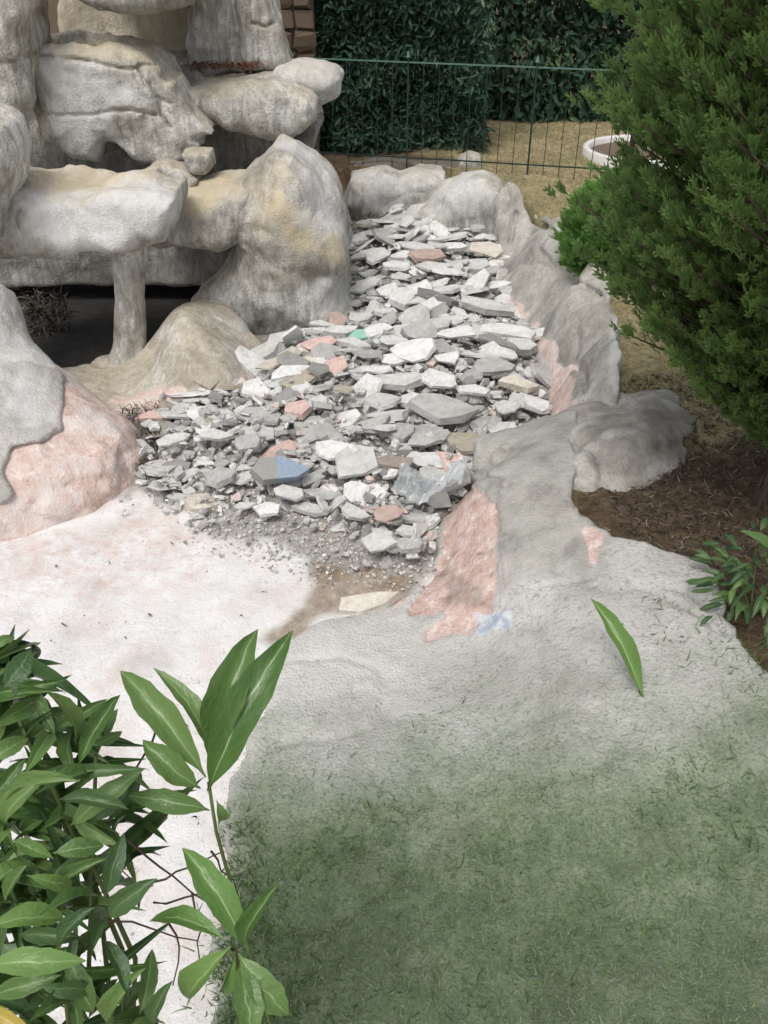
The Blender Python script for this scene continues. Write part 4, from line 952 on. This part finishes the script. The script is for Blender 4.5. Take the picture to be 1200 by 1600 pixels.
# ------------------------------------------------------------------ broad leaves
def leaf_mesh(seed, bend=.22, fold=.10, w=.5, wave=.02, n=13):
    r = random.Random(seed); V = []; UV = []; Fq = []
    for k in range(n+1):
        f = k/n; g_ = max(0, (f-.06)/.94)
        pr = (math.sin(math.pi*g_**1.05)**.72)*(1-.45*max(0, g_-.8)/.2*(1-g_)/.2*.5) if 0 < g_ < 1 else 0
        hw = w*.5*pr+.010*(1-f*.7); zc = .16*math.sin(f*2.2)-bend*f*f*1.25; sx = ((.03+.05*r.random())*math.sin(f*math.pi*.9)-.03*f)*(1 if seed % 2 else -1)
        for j in (-1,-.5,0,.5,1):
            x = hw*j+sx; z = zc+fold*abs(j)*pr*.5+.012*(abs(j) > .9)*math.sin(f*14+seed*2)
            V.append((x, f, z)); UV.append((j*.5+.5, f))
    for k in range(n):
        for j in range(4): a = k*5+j; Fq.append((a, a+1, a+6, a+5))
    me = rmesh('leaf', np.array(V), np.array(Fq)); uv = me.uv_layers.new(name='UVMap')
    li = np.zeros(len(me.loops), np.int32); me.loops.foreach_get('vertex_index', li); uv.data.foreach_set('uv', np.array(UV, np.float32)[li].ravel())
    return me
def broadleaf_mat(name, dark, light, rib):
    t = NT(name); uvn = t.n.new('ShaderNodeUVMap'); sx = t.n.new('ShaderNodeSeparateXYZ'); t.l.new(uvn.outputs[0], sx.inputs[0])
    ac = t.math('ABSOLUTE', t.math('SUBTRACT', sx.outputs[0], .5))
    oi = t.n.new('ShaderNodeObjectInfo')
    c = t.mix(oi.outputs['Random'], dark, light)
    c = t.mix(t.ramp(t.noise(5, 4, .6), [(.4,0.0),(.7,.35)]), c, light)
    vein = t.math('SINE', t.math('MULTIPLY', t.math('SUBTRACT', sx.outputs[1], t.math('MULTIPLY', ac, .35)), 75))
    c = t.mix(t.ramp(vein, [(.86,0.0),(1.0,.07)]), c, rib)
    c = t.mix(t.ramp(ac, [(.012,.9),(.04,0.0)]), c, rib)
    c = t.mix(t.ramp(t.noise(22, 4, .7), [(.66,0.0),(.72,.5)]), c, (.16,.12,.05))
    t.color(c); t.bump(t.noise(9,3), .01, .3); t.rough(.36,.5)
    tr = t.n.new('ShaderNodeBsdfTranslucent'); t.l.new(c, tr.inputs[0]); mx = t.n.new('ShaderNodeMixShader'); mx.inputs[0].default_value = .22
    t.l.new(t.b.outputs[0], mx.inputs[1]); t.l.new(tr.outputs[0], mx.inputs[2]); t.l.new(mx.outputs[0], t.n['Material Output'].inputs[0])
    return t.m
M['laurel'] = broadleaf_mat('glossy_green_leaf', (.065,.145,.034), (.165,.265,.085), (.31,.43,.19))
M['laurel_dark'] = broadleaf_mat('dark_green_leaf', (.042,.10,.034), (.10,.175,.065), (.18,.27,.11))
M['laurel_new'] = broadleaf_mat('young_green_leaf', (.115,.235,.055), (.20,.33,.10), (.36,.50,.22))
M['laurel_yel'] = broadleaf_mat('yellowing_leaf', (.42,.30,.05), (.50,.38,.08), (.55,.48,.2))
LM = {}
for key in ('laurel','laurel_dark','laurel_new','laurel_yel'):
    LM[key] = []
    for k in range(5):
        m_ = leaf_mesh(k*3+1, [.14,.28,.42,.2,.34][k], [.2,.16,.26,.3,.14][k]); m_.materials.append(M[key]); LM[key].append(m_)
lr = random.Random(77)
def put_leaf(parent, B, T, width, key='laurel', roll=None, up=None):
    y = (T-B); L = y.length; y.normalize()
    view = (Vector((0,0,H))-(B+T)/2).normalized()
    nv = (view*.75+Vector((0,0,.55))+Vector([lr.uniform(-.3,.3) for _ in range(3)])) if up is None else up
    x = y.cross(nv).normalized(); z = x.cross(y)
    if roll: R_ = Matrix.Rotation(roll, 3, y); x = R_ @ x; z = R_ @ z
    o = bpy.data.objects.new('leaf', LM[key][lr.randrange(5)]); C.objects.link(o)
    m_ = Matrix.Identity(4)
    for i in range(3): m_[i][0] = x[i]*width*1.5; m_[i][1] = y[i]*L*1.03; m_[i][2] = z[i]*L; m_[i][3] = B[i]
    o.parent = parent; o.matrix_parent_inverse = Matrix.Translation(-Vector(parent.location)); o.matrix_basis = m_
    return o
def leafpx(parent, b, t_, w_, d0, d1=None, key='laurel', roll=None):
    d1 = d1 or d0; B = atd(*b, d0); T = atd(*t_, d1)
    return put_leaf(parent, B, T, w_*d0/F, key, roll)
def stem(parent, pts, r0, r1, m='stem', name='stem'):
    V_, F_ = tube(pts, r0, r1, 6); return obj(name, rmesh(name, V_, F_), M[m], parent)
M['stem'] = plainmat('green_brown_stem', (.12,.15,.06)); M['twig'] = plainmat('grey_brown_twig', (.10,.075,.06)); M['palestem'] = plainmat('pale_stem', (.42,.42,.30))
# tall shoot in front of the white floor
DS = 1.25
node = atd(326, 1222, DS); foot = Vector((node.x+.05, node.y-.10, .08))
sh = empty('laurel_shoot', foot); tag(sh, 'single leafy shoot with large upright green leaves standing before the white floor', 'plant')
stem(sh, [foot, foot.lerp(node, .5)+Vector((.03,0,0)), atd(338,1300,DS+.02), atd(332,1262,DS), node], .003, .0028)
for b, t_, w_, k in (((322,1215),(192,1050),64,'laurel'),((330,1185),(266,1045),42,'laurel'),((328,1200),(395,990),80,'laurel'),((325,1236),(438,1004),84,'laurel'),((312,1232),(226,1160),54,'laurel'),((328,1266),(206,1244),46,'laurel'),((338,1250),(350,1292),26,'laurel_new')):
    leafpx(sh, b, t_, w_, DS, DS+lr.uniform(-.05,.05), k)
# low sprout to its right
node = atd(365, 1482, 1.15); foot = Vector((node.x+.02, node.y, .1))
sp_ = empty('laurel_shoot', foot); tag(sp_, 'short leafy shoot at the edge of the green ground below the tall shoot', 'plant')
stem(sp_, [foot, foot.lerp(node,.5), node], .006, .004)
for b, t_, w_, k in (((388,1485),(290,1328),62,'laurel_new'),((352,1470),(232,1416),46,'laurel_new'),((362,1478),(284,1566),60,'laurel_new'),((368,1490),(344,1556),26,'laurel_new'),((372,1490),(448,1585),60,'laurel'),((380,1480),(425,1390),36,'laurel'),((375,1500),(395,1620),60,'laurel')):
    leafpx(sp_, b, t_, w_, 1.15, 1.15+lr.uniform(-.05,.05), k)
# dense shrub in the lower left corner
DL = 1.15
foot = Vector((-.42, .62, .05)); shb = empty('laurel_shrub', foot); tag(shb, 'dense glossy green laurel shrub filling the lower left corner', 'shrub')
LV = [((121,1200),(183,1087),38,0),((142,1165),(190,1144),22,0),((117,1158),(79,1083),38,0),((25,1090),(76,1080),26,0),((33,1217),(90,1122),38,2),((4,1075),(46,1019),48,1),((-10,1015),(22,992),22,0),((54,1242),(152,1203),32,0),((8,1308),(50,1215),48,0),((110,1290),(200,1212),44,0),((62,1300),(100,1272),28,2),((21,1312),(72,1334),30,2),((40,1367),(113,1383),32,2),((83,1333),(160,1317),42,0),((165,1400),(192,1312),40,1),((170,1432),(236,1378),46,1),((62,1430),(152,1398),36,0),((-25,1450),(102,1432),50,2),((-20,1505),(112,1498),54,2),((-10,1552),(70,1530),40,0),((145,1585),(108,1508),48,0),((180,1610),(210,1522),42,0),((218,1585),(240,1488),36,0),((-30,1570),(45,1618),40,3),((-20,1140),(60,1095),40,0),((-20,1190),(40,1150),40,0),((10,1250),(110,1215),34,0),((-15,1260),(35,1190),40,0),((60,1210),(190,1200),30,1),((90,1250),(195,1260),34,1),((-10,1330),(20,1270),40,2),((-20,1390),(45,1350),44,2),((30,1460),(120,1465),34,1),((90,1480),(140,1420),36,1),((140,1500),(175,1420),36,1),((200,1560),(165,1470),34,1),((60,1540),(150,1550),36,1),((40,1600),(120,1560),40,0),((240,1600),(262,1540),34,1)]
KEYS = ['laurel','laurel_dark','laurel_new','laurel_yel']
for b, t_, w_, k in LV: leafpx(shb, b, t_, w_, DL+lr.uniform(-.06,.06), DL+lr.uniform(-.08,.08), KEYS[k], lr.uniform(-.45,.45))
for k in range(190):      # leaves deeper in the shrub
    for _ in range(60):
        bx_, by_ = lr.uniform(-60,215), lr.uniform(1040,1640)
        lim = 40+150*min(1, max(0,(by_-1040)/160)) if by_ < 1300 else 190+40*math.sin(by_*.02)
        if bx_ < lim-25: break
    a = lr.uniform(-2.6,.3); L = lr.uniform(75,140)
    leafpx(shb, (bx_, by_), (min(bx_+math.cos(a)*L, lim+25), by_+math.sin(a)*L*.8), lr.uniform(24,38), lr.uniform(1.22,1.5), lr.uniform(1.22,1.5), 'laurel_dark' if lr.random() < .5 else 'laurel', lr.uniform(-.8,.8))
for q in ((70,1200),(20,1100),(130,1320),(60,1400),(190,1480),(100,1540),(150,1180)):
    n_ = atd(q[0], q[1], DL+.08); stem(shb, curve(foot, n_, 4, .04, lr), .008, .003, 'stem')
TW = [[(248,1128),(225,1180),(190,1235),(176,1272),(182,1330),(203,1372)],[(196,1310),(250,1355),(300,1395),(335,1432)],[(232,1380),(275,1362),(312,1348),(350,1330)],[(240,1410),(290,1402),(325,1395),(345,1410)],[(176,1272),(165,1300),(150,1320)],[(300,1395),(318,1440),(312,1500)],[(160,1440),(240,1452),(310,1470)],[(262,1440),(280,1480),(270,1540)],[(330,1330),(345,1360),(372,1400)]]
for q in TW: q = [q[0]]+[w for (s0, s1) in zip(q[:-1], q[1:]) for w in (((s0[0]+s1[0])/2+lr.uniform(-7,7), (s0[1]+s1[1])/2+lr.uniform(-7,7)), s1)]; stem(shb, [atd(a, b, 1.32+.015*i) for i, (a, b) in enumerate(q)], .0019, .0010, 'twig', 'twig')
# lone leaf on the apron
b_ = atz(1006, 1094, .37); T_ = atd(928, 938, (atz(928,938,.37).y*CP+(H-.37)*SP)-.35)
ln = empty('sprout', b_); tag(ln, 'lone upright green leaf sprouting from the grey cement apron', 'plant')
put_leaf(ln, b_, T_, .085, 'laurel_new'); stem(ln, [b_+Vector((.01,-.02,-.05)), b_, b_.lerp(T_,.1)], .006, .004)
# leafy plant at the foot of the conifer
lp = atz(1175, 950, .44); pl_ = empty('leafy_plant', lp); tag(pl_, 'small dark leafy plant at the soil edge below the conifer trunk', 'plant')
for k in range(110):
    a = lr.uniform(0, 2*math.pi); rr = lr.uniform(.02,.22); B = lp+Vector((math.cos(a)*rr, math.sin(a)*rr*.9, lr.uniform(.03,.24)))
    dv = Vector((math.cos(a)+lr.uniform(-.5,.5), math.sin(a)+lr.uniform(-.5,.5), lr.uniform(-.5,.4))).normalized()
    put_leaf(pl_, B, B+dv*lr.uniform(.06,.095), lr.uniform(.022,.032), 'laurel_dark' if lr.random() < .75 else 'laurel')
for k in range(9):
    a = k*.7; stem(pl_, [lp+Vector((0,0,-.03)), lp+Vector((math.cos(a)*.1, math.sin(a)*.1, .12)), lp+Vector((math.cos(a)*.2, math.sin(a)*.18, .17))], .004, .002)
B = atd(1215, 885, 3.05); put_leaf(pl_, B, atd(1165, 828, 3.0), .06, 'laurel'); put_leaf(pl_, B, atd(1215, 800, 3.0), .06, 'laurel')

# ------------------------------------------------------------------ grass: low green growth over the apron, straw on the lawn
def blades(name, P, L, wd, lean, label, m, seed, cat='grass'):
    r = np.random.RandomState(seed); n = len(P)
    yv = r.randn(n,3)*lean; yv[:,2] = 1
    nv = r.randn(n,3); nv[:,2] *= .2
    bv = [(-.5,0,0),(.5,0,0),(.38,.5,.12),(-.38,.5,.12),(0,1,.38)]
    me = scatter(name, bv, [(0,1,2),(0,2,3),(3,2,4)], frames(yv, nv, wd*r.uniform(.6,1.4,n), L, L, P), r.rand(n), [0,0,.5,.5,1])
    return tag(obj(name, me, M[m]), label, cat, kind='stuff')
M['moss'] = leafmat('low_green_growth', [(0,(.15,.205,.12)),(.5,(.24,.315,.19)),(.82,(.36,.41,.29)),(.94,(.32,.46,.18)),(1,(.40,.34,.31))], r=.75, spec=.15, trans=.3)
M['straw'] = leafmat('dry_straw', [(0,(.25,.20,.11)),(.5,(.46,.385,.23)),(.9,(.60,.53,.35)),(1,(.20,.25,.09))], r=.85, spec=.1, trans=.15)
r = np.random.RandomState(91)
AV = APRON[0]; mk = moss; ok = np.nonzero((AV[:,2] > -.05) & (AV[:,1] > .75))[0]
sel = r.choice(ok, 300000); sel = sel[r.rand(len(sel)) < mk[sel]**1.3][:100000]
P = AV[sel]+r.uniform(-.01,.01,(len(sel),3))*np.array([1,1,0]); P[:,2] -= .004
u, v, dep = topx(P[:,0], P[:,1], P[:,2]); kk = (u > 250) & (u < 1350) & (v < 1750)
P = P[kk]; blades('grass', P, r.uniform(.010,.028,len(P))*(.5+.6*mk[sel][kk]), .0026, 1.5, 'short matted grey-green grass and moss over the near right ground', 'moss', 92)
M['weed'] = leafmat('fresh_weeds', [(0,(.06,.12,.035)),(.6,(.11,.20,.06)),(1,(.20,.29,.10))], r=.6, spec=.3, trans=.3)
tp = []
for (a, b, n_, sp) in [(372,1260,110,18),(362,1330,140,20),(375,1400,190,26),(350,1470,200,24),(372,1540,240,32),(420,1500,200,50),(440,1570,240,55),(390,1620,220,45),(410,1360,110,35),(520,1170,22,25),(1020,1030,40,22),(1130,1060,60,35),(1170,1100,120,40),(610,1240,70,35),(500,1310,90,40),(760,1330,70,50),(1080,1270,80,50),(900,1480,80,60),(650,1520,90,60),(1150,1380,80,50),(690,1110,14,25),(820,1540,80,60)]:
    for _ in range(n_):
        q = atz(a+r.randn()*sp, b+r.randn()*sp*.8, .25); tp.append((q.x, q.y))
tp = np.array(tp); dn = np.array([np.argmin((AV[ok,0]-x_)**2+(AV[ok,1]-y_)**2-AV[ok,2]*.0005) for x_, y_ in tp]); TP = tp.shape[0]
P = np.stack([tp[:,0], tp[:,1], AV[ok,2][dn]-.004], 1); P = P[(P[:,2] > .02)]
blades('weeds', P, r.uniform(.02,.06,len(P)), .004, .9, 'scattered tufts of fresher green weeds on the near right ground', 'weed', 95, 'weeds')
def groundz(x, y): return G0+.03*fbm(x, y, x*0, .8, 2, 2)+.018*fbm(x, y, x*0, 5, 3, 5)
x = r.uniform(.6, 4.0, 60000); y = 2.8+r.rand(60000)**.8*7.6; k = polysd(x, y, POND) > .02; x, y = x[k], y[k]
u, v, dep = topx(x, y, x*0+G0); k = (u < 1250) & (v > 150); x, y, u, v = x[k], y[k], u[k], v[k]
sm = pxmask(np.stack([x, y, x*0+G0], 1), [(860,740),(1010,690),(1090,700),(1400,640),(1400,1100),(1000,1100)], 25, 25, 4, 3)
k = r.rand(len(x)) > sm*.93; x, y = x[k], y[k]
blades('straw', np.stack([x, y, groundz(x, y)], 1), r.uniform(.02,.07,len(x)), .004, 1.8, 'dry straw coloured grass over the lawn behind the bank', 'straw', 93)
x = r.uniform(1.0, 2.8, 9000); y = r.uniform(2.4, 4.4, 9000); k = polysd(x, y, POND) > .01; x, y = x[k], y[k]
P = np.stack([x, y, groundz(x, y)+.006], 1)
litter('leaf_litter', len(P), .015, .05, .006, lambda rr, n: P, 'brown needle litter on the bare soil under the conifer', 'twigs', 94)
